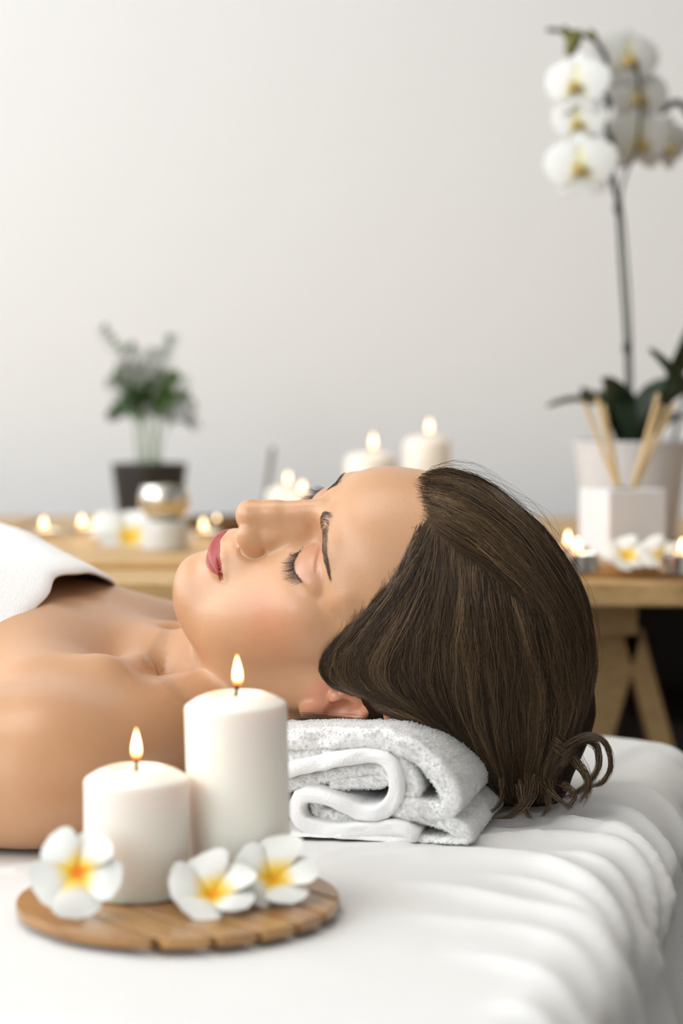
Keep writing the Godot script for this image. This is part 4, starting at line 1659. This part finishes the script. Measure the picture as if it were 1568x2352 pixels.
func pillar(called: String, label: String, base: Vector3, r: float, h: float, wick_lean := 0.0, flame_h := 0.0165, group := "") -> Node3D:
	var t := thing(called, label, "candle", base, group)
	var prof := [Vector2(0.0, 0.0), Vector2(r * 0.94, 0.0), Vector2(r * 0.985, 0.0006), Vector2(r, 0.0018), Vector2(r, 0.01), Vector2(r * 1.002, h * 0.5), Vector2(r, h - 0.0075)]
	for k in 7:
		var a := (PI / 2.0 - 0.32) * k / 6.0
		prof.append(Vector2(r - 0.003 + 0.003 * cos(a), h - 0.0075 + 0.003 * sin(a)))
	prof += [Vector2(r * 0.78, h - 0.0022), Vector2(r * 0.62, h - 0.0006), Vector2(r * 0.54, h), Vector2(r * 0.50, h - 0.0005), Vector2(r * 0.47, h - 0.0022), Vector2(r * 0.44, h - 0.0030), Vector2(0.0, h - 0.0032)]
	part("wax", lathe_mesh(prof, 64), M.wax, t)
	part("melted_pool", lathe_mesh([Vector2(r * 0.455, h - 0.00285), Vector2(r * 0.44, h - 0.0025), Vector2(0.0, h - 0.0025)], 40), M.pool, t)
	var top := Vector3(wick_lean, h + 0.0052, 0)
	part("wick", tube_mesh([Vector3(0, h - 0.004, 0), Vector3(wick_lean * 0.15, h - 0.001, 0), Vector3(wick_lean * 0.5, h + 0.0015, 0), top], [0.001, 0.001, 0.00095, 0.0009], 8), M.wick, t)
	var f := part("flame", flame_mesh(flame_h, 0.0028), M.flame, t)
	f.position = top + Vector3(0, -0.0014, 0)
	lit(t, top + Vector3(0, flame_h * 0.45, 0), 0.0006)
	return t

func front_candles() -> void:
	var a := on(315, 2049, MAT_TOP)
	pillar("pillar_candle", "short white pillar candle burning on the bamboo mat", a, 0.0268, 0.0645)
	var b := on(553, 2020, MAT_TOP)
	var t := pillar("pillar_candle", "tall white pillar candle burning beside the short one on the bamboo mat", b, 0.0268, 0.0985, 0.0014)
	t.rotation.z = deg_to_rad(1.5)

func petal_mesh(L: float, W: float, rise: float, droop: float, twist: float, heart: float) -> ArrayMesh:
	var rows := 15
	var cols := 11
	var p := PackedVector3Array()
	var c := PackedColorArray()
	var white := Color(0.93, 0.93, 0.91).srgb_to_linear()
	var yellow := Color(0.95, 0.80, 0.22).srgb_to_linear()
	var orange := Color(0.95, 0.48, 0.06).srgb_to_linear()
	for side in [1.0, -1.0]:
		for i in rows:
			var s := float(i) / (rows - 1)
			var w := W * (0.16 + 0.84 * pow(sin(PI * pow(s * 0.93 + 0.02, 0.85) * 0.62 + 0.02), 1.3)) * sqrt(maxf(0.0, 1.0 - pow(maxf(0.0, s - 0.55) / 0.45, 2.6)))
			for j in cols:
				var t := lerpf(-1.0, 1.0, float(j) / (cols - 1))
				var x := L * (0.05 + s * 0.95)
				var y := L * (rise * s - droop * s * s) + twist * t * w * (0.5 + 0.5 * s) - 0.22 * t * t * w * (1.0 - s) + 0.12 * w * t * t * s
				p.append(Vector3(x, y + side * 0.00022, t * w + 0.10 * W * s))
				var n := noise.get_noise_2d(t * 3.0, s * 4.0 + L * 900.0) * 0.08
				var col := white.lerp(yellow, smoothstep(0.50 + n, 0.12, s))
				c.append(col.lerp(orange, heart * smoothstep(0.17 + n, 0.02, s)))
	var mb := MB.new()
	var half := rows * cols
	mb.grid(p.slice(0, half), rows, cols, false, false, c.slice(0, half), true)
	mb.grid(p.slice(half), rows, cols, false, false, c.slice(half), false)
	return mb.mesh()

func frangipani(label: String, base: Vector3, axis: Vector3, spin: float, size: float, rise := 0.42, droop := 0.30, heart := 0.25) -> Node3D:
	var t := thing("frangipani_flower", label, "flower", base)
	axis = axis.normalized()
	var x := axis.cross(Vector3(0.1, 0.2, 1.0)).normalized()
	t.basis = Basis(x, axis, x.cross(axis))
	for k in 5:
		var m := petal_mesh(size * rng.randf_range(0.94, 1.05), size * rng.randf_range(0.49, 0.55), rise + rng.randf_range(-0.06, 0.06), droop + rng.randf_range(-0.06, 0.06), 0.30, heart)
		part("petal", m, M.petal, t, Transform3D(Basis(Vector3.UP, spin + TAU * k / 5.0), Vector3.ZERO))
	var b := MB.new()
	b.lathe([Vector2(0.0, -0.004), Vector2(0.0012, -0.0038), Vector2(0.0016, 0.0), Vector2(0.0018, size * 0.015), Vector2(0.0, size * 0.02)], 12)
	var cv := PackedColorArray()
	cv.resize(b.v.size())
	cv.fill(Color(0.94, 0.78, 0.22).lerp(Color(0.93, 0.5, 0.1), heart).srgb_to_linear())
	b.c = cv
	part("tube", b.mesh(), M.petal, t)
	return t

func front_flowers() -> void:
	var z := on(178, 2100, MAT_TOP).z
	frangipani("white frangipani blossom with an orange heart leaning on the short candle", at(180, 2004, -z - 0.004), Vector3(-0.12, 0.42, 0.9), 0.3, 0.0228, 0.30, 0.24, 1.0)
	frangipani("white frangipani blossom with a yellow heart in front of the gap between the candles", on(490, 2058, MAT_TOP + 0.006), Vector3(0.0, 0.86, 0.5), 0.5, 0.0225, 0.75, 0.45, 0.55)
	frangipani("white frangipani blossom with a yellow heart in front of the tall candle", on(628, 2022, MAT_TOP + 0.009), Vector3(0.05, 0.8, 0.6), 0.1, 0.023, 0.7, 0.45, 0.4)

# ---------------------------------------------------------------- the table behind and what stands on it

const TRAY_TOP := TABLE_Y + 0.012

func tea_light(label: String, p: Vector3, group := "tea lights burning on the back table") -> void:
	var t := thing("tea_light", label, "candle", p, group)
	part("cup", lathe_mesh([Vector2(0.0, 0.0), Vector2(0.0185, 0.0), Vector2(0.0192, 0.001), Vector2(0.0192, 0.0155), Vector2(0.0197, 0.016), Vector2(0.0186, 0.0158), Vector2(0.0184, 0.011), Vector2(0.0, 0.0108)], 32), M.silver, t)
	part("wax", lathe_mesh([Vector2(0.0183, 0.0108), Vector2(0.0182, 0.0135), Vector2(0.0, 0.013)], 32), M.wax, t)
	part("wick", tube_mesh([Vector3(0, 0.012, 0), Vector3(0, 0.018, 0)], [0.0006], 6), M.wick, t)
	part("flame", flame_mesh(0.014, 0.0034), M.flame, t, Transform3D(Basis(), Vector3(0, 0.017, 0)))
	lit(t, Vector3(0, 0.024, 0), 0.0008)

func leaf_blade(pts: Array, w: float, fold := 0.15) -> ArrayMesh:     # a strap leaf along a path, with a keel
	var sm := smooth_path(pts, 5)
	var p := PackedVector3Array()
	var n := sm.size()
	for sgn in [1.0, -1.0]:
		for i in n:
			var t := float(i) / (n - 1)
			var d: Vector3 = (sm[mini(i + 1, n - 1)] - sm[maxi(i - 1, 0)]).normalized()
			var side := d.cross(Vector3.UP)
			side = side.normalized() if side.length() > 0.05 else Vector3(0.6, 0, 0.8)
			var up := side.cross(d)
			var ww := w * pow(sin(PI * clampf(t * 0.93 + 0.05, 0.0, 1.0)), 0.55)
			for j in 5:
				var s := (j - 2) / 2.0
				p.append(sm[i] + side * s * ww + up * (absf(s) * ww * fold * 2.0 + sgn * 0.0004))
	var mb := MB.new()
	mb.grid(p.slice(0, n * 5), n, 5, false, false, PackedColorArray(), false)
	mb.grid(p.slice(n * 5), n, 5, false, false, PackedColorArray(), true)
	return mb.mesh()

func back_table() -> void:
	var t := thing("trestle_table", "long pale wooden table on trestles behind the massage table", "table", Vector3(0.1, 0, -2.24))
	part("table_top", box_mesh(Vector3(-0.5, TABLE_Y - 0.022, -0.51), Vector3(1.25, TABLE_Y, 0.49), 0.002), M.pine, t)
	for x in [-0.36, 0.186]:
		var b := MB.new()
		part("trestle_beam", box_mesh(Vector3(x - 0.055, TABLE_Y - 0.06, -0.45), Vector3(x - 0.008, TABLE_Y - 0.022, 0.38), 0.002), M.pine, t)
		for z in [0.30, -0.22]:
			for s in [-1.0, 1.0]:
				b = MB.new()
				var tr := Transform3D(Basis(Vector3.BACK, s * 0.27), Vector3(x - 0.004 + s * 0.01, TABLE_Y - 0.06, z))
				b.box(Vector3(-0.022 if s > 0 else -0.04, -0.675, -0.018), Vector3(0.0 if s > 0 else 0.022, 0.0, 0.018), 0.002, tr)
				part("leg", b.mesh(), M.pine, t)
	part("rail", box_mesh(Vector3(-0.36, TABLE_Y - 0.048, 0.18), Vector3(0.17, TABLE_Y - 0.024, 0.2), 0.002), M.pine, t)
	# under the table
	solid("storage_box", box_mesh(Vector3(-0.16, 0.0, -0.14), Vector3(0.16, 0.52, 0.14), 0.006), M.storage, "grey storage box standing under the table", "box", Vector3(0.49, 0.0, -2.35))
	var cab := thing("cabinet", "dark brown wooden cabinet under the table", "cabinet", Vector3(0.35, 0, -2.72))
	part("body", box_mesh(Vector3(-0.75, 0.0, -0.18), Vector3(0.75, 0.66, 0.17), 0.004), M.dark_wood, cab)
	for k in 3:
		var d := part("door", box_mesh(Vector3(-0.74 + k * 0.495, 0.03, 0.17), Vector3(-0.255 + k * 0.495, 0.64, 0.188), 0.003), M.dark_wood, cab)
		part("knob", lathe_mesh([Vector2(0.0, 0.0), Vector2(0.008, 0.0), Vector2(0.006, 0.01), Vector2(0.012, 0.018), Vector2(0.0, 0.024)], 20), M.silver, d, Transform3D(Basis(Vector3.RIGHT, PI / 2.0), Vector3(-0.30 + k * 0.495, 0.4, 0.188)))
	var side := thing("console_table", "narrow pale wooden console against the wall beside the long table", "table", Vector3(-0.83, 0, -2.48))
	part("table_top", box_mesh(Vector3(-0.42, TABLE_Y - 0.022, -0.28), Vector3(0.42, TABLE_Y, 0.28), 0.002), M.pine, side)
	for x in [-0.36, 0.36]:
		for z in [-0.23, 0.23]:
			part("leg", box_mesh(Vector3(x - 0.02, 0.0, z - 0.02), Vector3(x + 0.02, TABLE_Y - 0.022, z + 0.02), 0.002), M.pine, side)
	# trays
	var tr1 := thing("wooden_tray", "flat wooden tray under the reed diffuser and tea lights", "tray", Vector3(0.43, TABLE_Y, -2.0))
	part("board", box_mesh(Vector3(-0.27, 0.0, -0.21), Vector3(0.27, 0.012, 0.21), 0.002), M.tray, tr1)
	var tr2 := thing("wooden_tray", "flat wooden tray under the silver candle holder and blossom", "tray", Vector3(-0.16, TABLE_Y, -2.06))
	part("board", box_mesh(Vector3(-0.16, 0.0, -0.17), Vector3(0.16, 0.008, 0.17), 0.002), M.pine, tr2)
	palm()
	orchid()
	diffuser()
	# pillar candles behind the head
	var pa := at(851, 1040, 2.32)
	pillar("pillar_candle", "shorter of the two white pillar candles burning on the back table", Vector3(pa.x, TABLE_Y, pa.z), 0.0300, pa.y - TABLE_Y, 0.003, 0.019)
	pa = at(980, 1002, 2.42)
	pillar("pillar_candle", "taller of the two white pillar candles burning on the back table", Vector3(pa.x, TABLE_Y, pa.z), 0.0285, pa.y - TABLE_Y, 0.003, 0.017)
	pa = at(657, 1118, 2.36)
	pillar("votive_candle", "small white candle on the back table beside the grey incense stick", Vector3(pa.x, TABLE_Y, pa.z), 0.024, pa.y - TABLE_Y, 0.002, 0.014)
	pa = at(690, 1140, 2.24)
	pillar("votive_candle", "small white candle on the back table between the incense stick and the pillar candles", Vector3(pa.x, TABLE_Y, pa.z), 0.022, pa.y - TABLE_Y, 0.002, 0.014)
	var g0 := at(600, 1185, 2.42)
	var g1 := at(626, 1030, 2.46)
	g0.y = TABLE_Y
	var inc := thing("incense_stick", "grey stick leaning in a small dish behind the candles", "incense", g0)
	part("dish", lathe_mesh([Vector2(0.0, 0.0), Vector2(0.02, 0.0), Vector2(0.028, 0.012), Vector2(0.026, 0.012), Vector2(0.019, 0.003), Vector2(0.0, 0.003)], 28), M.frost, inc)
	part("stick", tube_mesh([Vector3(0, 0.003, 0), g1 - g0], [0.003, 0.0036], 8), M.grey, inc)
	# tea lights
	var k := 0
	for q in [[100, 1195], [188, 1190], [467, 1197], [497, 1190]]:
		var p := on(q[0], q[1], TABLE_Y + 0.027)
		tea_light(["tea light beyond the bath towel, the farther from the dark pot", "tea light beyond the bath towel, the nearer to the dark pot", "tea light by the brown bowl, the nearer to the silver holder", "tea light by the brown bowl, the farther from the silver holder"][k], Vector3(p.x, TABLE_Y, p.z))
		k += 1
	k = 0
	for q in [[1304, 1234], [1326, 1250], [1566, 1252]]:
		var p := on(q[0], q[1], TRAY_TOP + 0.024)
		tea_light(["tea light beside the diffuser box, the further of the two", "tea light beside the diffuser box, the nearer of the two", "single tea light on the tray behind the frangipani blossoms"][k], Vector3(p.x, TRAY_TOP, p.z))
		k += 1
	# silver holder, blossom and bowl on the left
	var sp := on(378, 1262, TABLE_Y + 0.008)
	var hold := thing("candle_holder", "polished silver candle holder on a frosted white foot in front of the dark pot", "candle holder", sp)
	part("foot", lathe_mesh([Vector2(0.0, 0.0), Vector2(0.022, 0.0), Vector2(0.0235, 0.002), Vector2(0.0235, 0.026), Vector2(0.021, 0.029), Vector2(0.0, 0.029)], 40), M.frost, hold)
	part("bowl", lathe_mesh([Vector2(0.0, 0.029), Vector2(0.012, 0.03), Vector2(0.021, 0.036), Vector2(0.0265, 0.046), Vector2(0.0265, 0.056), Vector2(0.023, 0.066), Vector2(0.0225, 0.066), Vector2(0.0255, 0.056), Vector2(0.0255, 0.046), Vector2(0.02, 0.037), Vector2(0.0, 0.031)], 48), M.silver, hold)
	part("candle", lathe_mesh([Vector2(0.0, 0.033), Vector2(0.016, 0.037), Vector2(0.018, 0.05), Vector2(0.0, 0.05)], 32), M.pool, hold)
	frangipani("white frangipani blossom lying beside the silver candle holder", on(298, 1238, TABLE_Y + 0.014), Vector3(0.1, 0.7, 0.7), 0.2, 0.034, 0.6, 0.4)
	frangipani("white frangipani blossom lying beyond the towel near the dark pot", on(258, 1222, TABLE_Y + 0.012), Vector3(-0.3, 0.8, 0.5), 0.8, 0.03, 0.6, 0.4)
	var bp := on(535, 1240, TABLE_Y)
	solid("wooden_bowl", lathe_mesh([Vector2(0.0, 0.0), Vector2(0.03, 0.0), Vector2(0.05, 0.012), Vector2(0.056, 0.026), Vector2(0.053, 0.026), Vector2(0.046, 0.014), Vector2(0.0, 0.006)], 40), M.brown, "low brown wooden bowl beside two tea lights on the back table", "bowl", bp)
	# blossoms on the right tray
	frangipani("white frangipani blossom with a yellow heart right in front of the diffuser box", on(1440, 1280, TRAY_TOP + 0.008), Vector3(0.0, 0.75, 0.65), 0.3, 0.021, 0.6, 0.4)
	frangipani("white frangipani blossom with a yellow heart off the corner of the diffuser box", on(1520, 1282, TRAY_TOP + 0.008), Vector3(0.1, 0.75, 0.65), 0.9, 0.022, 0.6, 0.4)
	frangipani("white frangipani blossom in front of the single tea light on the tray", on(1580, 1286, TRAY_TOP + 0.008), Vector3(0.1, 0.8, 0.6), 0.6, 0.021, 0.6, 0.4)

func palm() -> void:
	var z := 2.52
	var rim := at(343, 1064, z)
	var base := Vector3(rim.x, TABLE_Y, rim.z)
	var t := thing("potted_palm", "small green parlour palm in a dark grey pot", "potted plant", base)
	var h := rim.y - TABLE_Y
	part("pot", lathe_mesh([Vector2(0.0, 0.0), Vector2(0.036, 0.0), Vector2(0.038, 0.002), Vector2(0.0475, h - 0.004), Vector2(0.0485, h), Vector2(0.0462, h), Vector2(0.044, h - 0.012), Vector2(0.0, h - 0.012)], 48), M.pot_dark, t)
	part("soil", lathe_mesh([Vector2(0.0445, h - 0.0125), Vector2(0.03, h - 0.009), Vector2(0.0, h - 0.007)], 24), M.soil, t)
	var tips := [[262, 872], [300, 800], [352, 812], [318, 850], [430, 915], [410, 870], [372, 862], [395, 905], [262, 940], [296, 905], [240, 760], [392, 780], [340, 880], [440, 960], [285, 845], [325, 900]]
	for k in tips.size():
		var q: Array = tips[k]
		var tip := at(q[0], q[1], z + rng.randf_range(-0.05, 0.05)) - base
		var foot := Vector3(rng.randf_range(-0.017, 0.017), h - 0.008, rng.randf_range(-0.014, 0.014))
		var mid := foot.lerp(tip, 0.5) + Vector3(-0.18 * (tip.x - foot.x), 0.02 + 0.1 * absf(tip.x), 0)
		var faint: bool = q[1] < 790
		var path := smooth_path([foot, mid, tip], 8)
		var f := part("frond", tube_mesh(path, [0.0017, 0.0014, 0.0007], 6), M.pale, t)
		var n := path.size()
		for i in range(7, n):                              # leaflets in pairs
			var u := float(i - 7) / (n - 8)
			var d: Vector3 = (path[i] - path[i - 1]).normalized()
			for s in [-1.0, 1.0]:
				var side: Vector3 = (d.cross(Vector3(0.25, 0.1, 0.95)).normalized() * s + d * 0.9 + Vector3(0, 0, rng.randf_range(-0.4, 0.4))).normalized()
				var ln := 0.024 * (1.1 - 0.5 * u) * rng.randf_range(0.8, 1.15) * (0.7 if faint else 1.0)
				part("leaflet", leaf_blade([path[i], path[i] + side * ln * 0.55 + Vector3(0, 0.002, 0), path[i] + side * ln - Vector3(0, 0.003, 0)], 0.0032, 0.1), [M.green, M.fresh, M.green][(i + k) % 3], f)

func orchid() -> void:
	var z := 2.06
	var rim := at(1449, 1012, z)
	var base := Vector3(rim.x, TRAY_TOP, rim.z)
	base.y = TABLE_Y + 0.012
	var t := thing("potted_orchid", "tall white moth orchid with yellow hearts in a white pot", "potted plant", base)
	var h := rim.y - base.y
	part("pot", lathe_mesh([Vector2(0.0, 0.0), Vector2(0.043, 0.0), Vector2(0.046, 0.003), Vector2(0.0585, h - 0.006), Vector2(0.061, h - 0.003), Vector2(0.061, h), Vector2(0.057, h), Vector2(0.0545, h - 0.014), Vector2(0.0, h - 0.014)], 56), M.white, t)
	part("bark", lathe_mesh([Vector2(0.0548, h - 0.0145), Vector2(0.03, h - 0.009), Vector2(0.0, h - 0.006)], 24), M.soil, t)
	# two flower stems side by side
	var put := func(list: Array, dz: float) -> Array:
		var o := []
		for q in list:
			o.append(at(q[0], q[1], z + dz) - base)
		return o
	var s1: Array = put.call([[1440, 1005], [1440, 900], [1438, 800], [1432, 700], [1425, 600], [1418, 480], [1408, 400], [1402, 330], [1390, 290], [1395, 240], [1380, 190], [1392, 140], [1370, 100], [1340, 80], [1300, 72], [1255, 68]], 0.0)
	part("stem", tube_mesh(smooth_path(s1, 4), [0.0030, 0.0030, 0.0028, 0.0024], 8), M.stem, t)
	var s2: Array = put.call([[1446, 1005], [1450, 900], [1448, 780], [1442, 650], [1432, 520], [1425, 450], [1440, 390], [1462, 340], [1470, 250], [1462, 160], [1440, 120]], 0.015)
	part("stem", tube_mesh(smooth_path(s2, 4), [0.0026, 0.0026, 0.0022, 0.0016], 8), M.stem, t)
	var s3: Array = put.call([[1418, 470], [1396, 400], [1370, 330], [1345, 300]], -0.01)
	part("stem", tube_mesh(smooth_path(s3, 4), [0.0016], 6), M.stem, t)
	var s4: Array = put.call([[1600, 330], [1580, 262], [1556, 235], [1525, 250], [1515, 262]], 0.06)
	part("stem", tube_mesh(smooth_path([Vector3(0.045, h - 0.01, -0.02), Vector3(0.075, h + 0.12, -0.04)] + s4, 4), [0.0022, 0.002, 0.002, 0.003, 0.004], 8), M.stem, t)
	for q in [[1418, 480, 9], [1402, 330, 9], [1395, 240, 7], [1438, 800, 8], [1383, 192, 7]]:
		var nd: Vector3 = at(q[0], q[1], z) - base
		part("node", lathe_mesh([Vector2(0.0, -0.009), Vector2(0.0036, -0.004), Vector2(0.0044, 0.0), Vector2(0.0034, 0.006), Vector2(0.0, 0.011)], 12), M.stem, t, Transform3D(Basis(), nd))
	for q in [[1318, 92, 0.013], [1360, 82, 0.008], [1300, 75, 0.008], [1312, 108, 0.011]]:
		var bd: Vector3 = at(q[0], q[1], z) - base
		part("bud", lathe_mesh([Vector2(0.0, -q[2]), Vector2(q[2] * 0.55, -q[2] * 0.5), Vector2(q[2] * 0.6, 0.0), Vector2(q[2] * 0.35, q[2] * 0.7), Vector2(0.0, q[2])], 14), M.bud, t, Transform3D(Basis(Vector3.BACK, rng.randf_range(-0.6, 0.6)), bd))
	# flowers: two broad petals, three sepals, a lip
	var fm := orchid_flower_mesh()
	var lm := orchid_lip_mesh()
	for q in [[1325, 195, -0.03, -0.5, 1.0], [1330, 278, -0.02, -0.6, 0.9], [1333, 382, -0.03, -0.35, 1.08], [1440, 135, 0.02, 0.25, 1.0], [1462, 222, 0.03, 0.3, 1.02], [1464, 322, 0.03, 0.25, 1.05], [1528, 330, 0.05, 0.6, 0.9]]:
		var p: Vector3 = at(q[0], q[1], z + q[2]) - base
		var bs := Basis(Vector3.UP, q[3]) * Basis(Vector3.RIGHT, rng.randf_range(-0.15, 0.2)) * Basis(Vector3.BACK, rng.randf_range(-0.15, 0.15))
		var f := part("flower", fm, M.tepal, t, Transform3D(bs.scaled(Vector3.ONE * q[4]), p))
		part("lip", lm, M.tepal, f)
	# leaves
	var leaves := [
		[[[1430, 1000], [1395, 945], [1330, 922], [1262, 935]], 0.020, -0.02],
		[[[1435, 1000], [1400, 940], [1380, 900], [1368, 930]], 0.018, -0.045],
		[[[1440, 1002], [1420, 940], [1405, 905], [1375, 868]], 0.016, 0.04],
		[[[1450, 1002], [1490, 955], [1520, 900], [1555, 870]], 0.019, -0.035],
		[[[1455, 1000], [1510, 940], [1540, 890], [1462, 806]], 0.013, 0.07],
		[[[1460, 1002], [1540, 930], [1590, 890], [1640, 900]], 0.02, 0.0],
		[[[1455, 1000], [1530, 980], [1590, 960], [1640, 990]], 0.022, -0.04],
		[[[1456, 1000], [1530, 900], [1556, 820], [1572, 740]], 0.011, 0.05],
		[[[1440, 1002], [1425, 960], [1418, 930], [1420, 900]], 0.02, -0.02],
		[[[1465, 1002], [1475, 950], [1490, 920], [1530, 905]], 0.02, -0.02],
	]
	for L in leaves:
		var pts := []
		for q in L[0]:
			pts.append(at(q[0], q[1], z) - base + Vector3(0, 0, L[2] * 1.2 * float(pts.size()) / 3.0))
		pts[0] = Vector3(clampf(pts[0].x, -0.02, 0.02), h - 0.012, 0.0)
		part("leaf", leaf_blade(pts, L[1]), M.orchid_leaf, t)

func orchid_flower_mesh() -> ArrayMesh:                  # faces +z, about 7 cm across
	var mb := MB.new()
	var white := Color(0.87, 0.87, 0.85).srgb_to_linear()
	var cream := Color(0.86, 0.84, 0.62).srgb_to_linear()
	for k in 5:
		var broad := k == 1 or k == 4
		var ang: float = [PI / 2, 0.28, -PI / 2 + 0.75 - 0.1, -PI / 2 - 0.65, PI - 0.28][k]
		var L := 0.036 if broad else 0.033
		var W := 0.021 if broad else 0.0115
		var dir := Vector3(cos(ang), sin(ang), 0)
		var sd := Vector3(-sin(ang), cos(ang), 0)
		for sgn in [1.0, -1.0]:
			var p := PackedVector3Array()
			var c := PackedColorArray()
			for i in 9:
				var s := i / 8.0
				var w := W * (0.12 + 0.88 * pow(sin(PI * clampf(pow(s, 0.8) * 0.94 + 0.03, 0, 1)), 0.7))
				for j in 7:
					var u := (j - 3) / 3.0
					p.append(dir * L * s + sd * u * w + Vector3(0, 0, (0.003 if broad else 0.0) + 0.006 * s - 0.010 * s * s - 0.10 * u * u * w + sgn * 0.0003))
					c.append(cream.lerp(white, smoothstep(0.0, 0.35, s)))
			mb.grid(p, 9, 7, false, false, c, sgn > 0)
	return mb.mesh()

func orchid_lip_mesh() -> ArrayMesh:
	var mb := MB.new()
	var gold := Color(0.74, 0.64, 0.36).srgb_to_linear()
	var rust := Color(0.60, 0.44, 0.22).srgb_to_linear()
	var p := PackedVector3Array()
	var c := PackedColorArray()
	for i in 11:
		var s := i / 10.0
		for j in 12:
			var a := TAU * j / 12.0
			var r := 0.0072 * sin(PI * clampf(s * 0.96 + 0.02, 0.0, 1.0)) * (1.0 + 0.28 * cos(a * 3.0))
			p.append(Vector3(cos(a) * r, sin(a) * r * 0.9 - 0.004 * s - 0.002, 0.002 + 0.014 * s))
			c.append(rust.lerp(gold, clampf(0.3 + s + 0.4 * sin(a * 5.0 + s * 9.0), 0.0, 1.0)))
	mb.grid(p, 11, 12, true, false, c, true)
	return mb.mesh()

func diffuser() -> void:
	var c := on(1438, 1284, TRAY_TOP)
	c.z -= 0.03
	var t := thing("reed_diffuser", "white cube diffuser with pale wooden reeds on the tray", "diffuser", Vector3(c.x, TRAY_TOP, c.z))
	t.rotation.y = deg_to_rad(20.0)
	var s := 0.0305
	var hh := at(1440, 1122, -c.z).y - TRAY_TOP
	part("body", box_mesh(Vector3(-s, 0.0, -s), Vector3(s, hh, s), 0.0012), M.card, t)
	part("opening", lathe_mesh([Vector2(0.010, hh), Vector2(0.0105, hh + 0.001), Vector2(0.0088, hh + 0.0012), Vector2(0.0085, hh - 0.001), Vector2(0.0, hh - 0.0005)], 24), M.grey, t)
	var inv := t.transform.affine_inverse()
	for q in [[1420, 1122, 1342, 925], [1424, 1122, 1372, 912], [1422, 1122, 1386, 930], [1456, 1122, 1512, 905], [1460, 1122, 1545, 930], [1452, 1122, 1520, 930]]:
		var a := inv * at(q[0], q[1] + 14, -c.z + rng.randf_range(-0.006, 0.006))
		var b := inv * at(q[2], q[3], -c.z + rng.randf_range(-0.03, 0.03))
		a = a.lerp(Vector3(0, hh - 0.01, 0), 0.35)
		part("reed", tube_mesh([a, b], [0.0022], 8), M.reed, t)
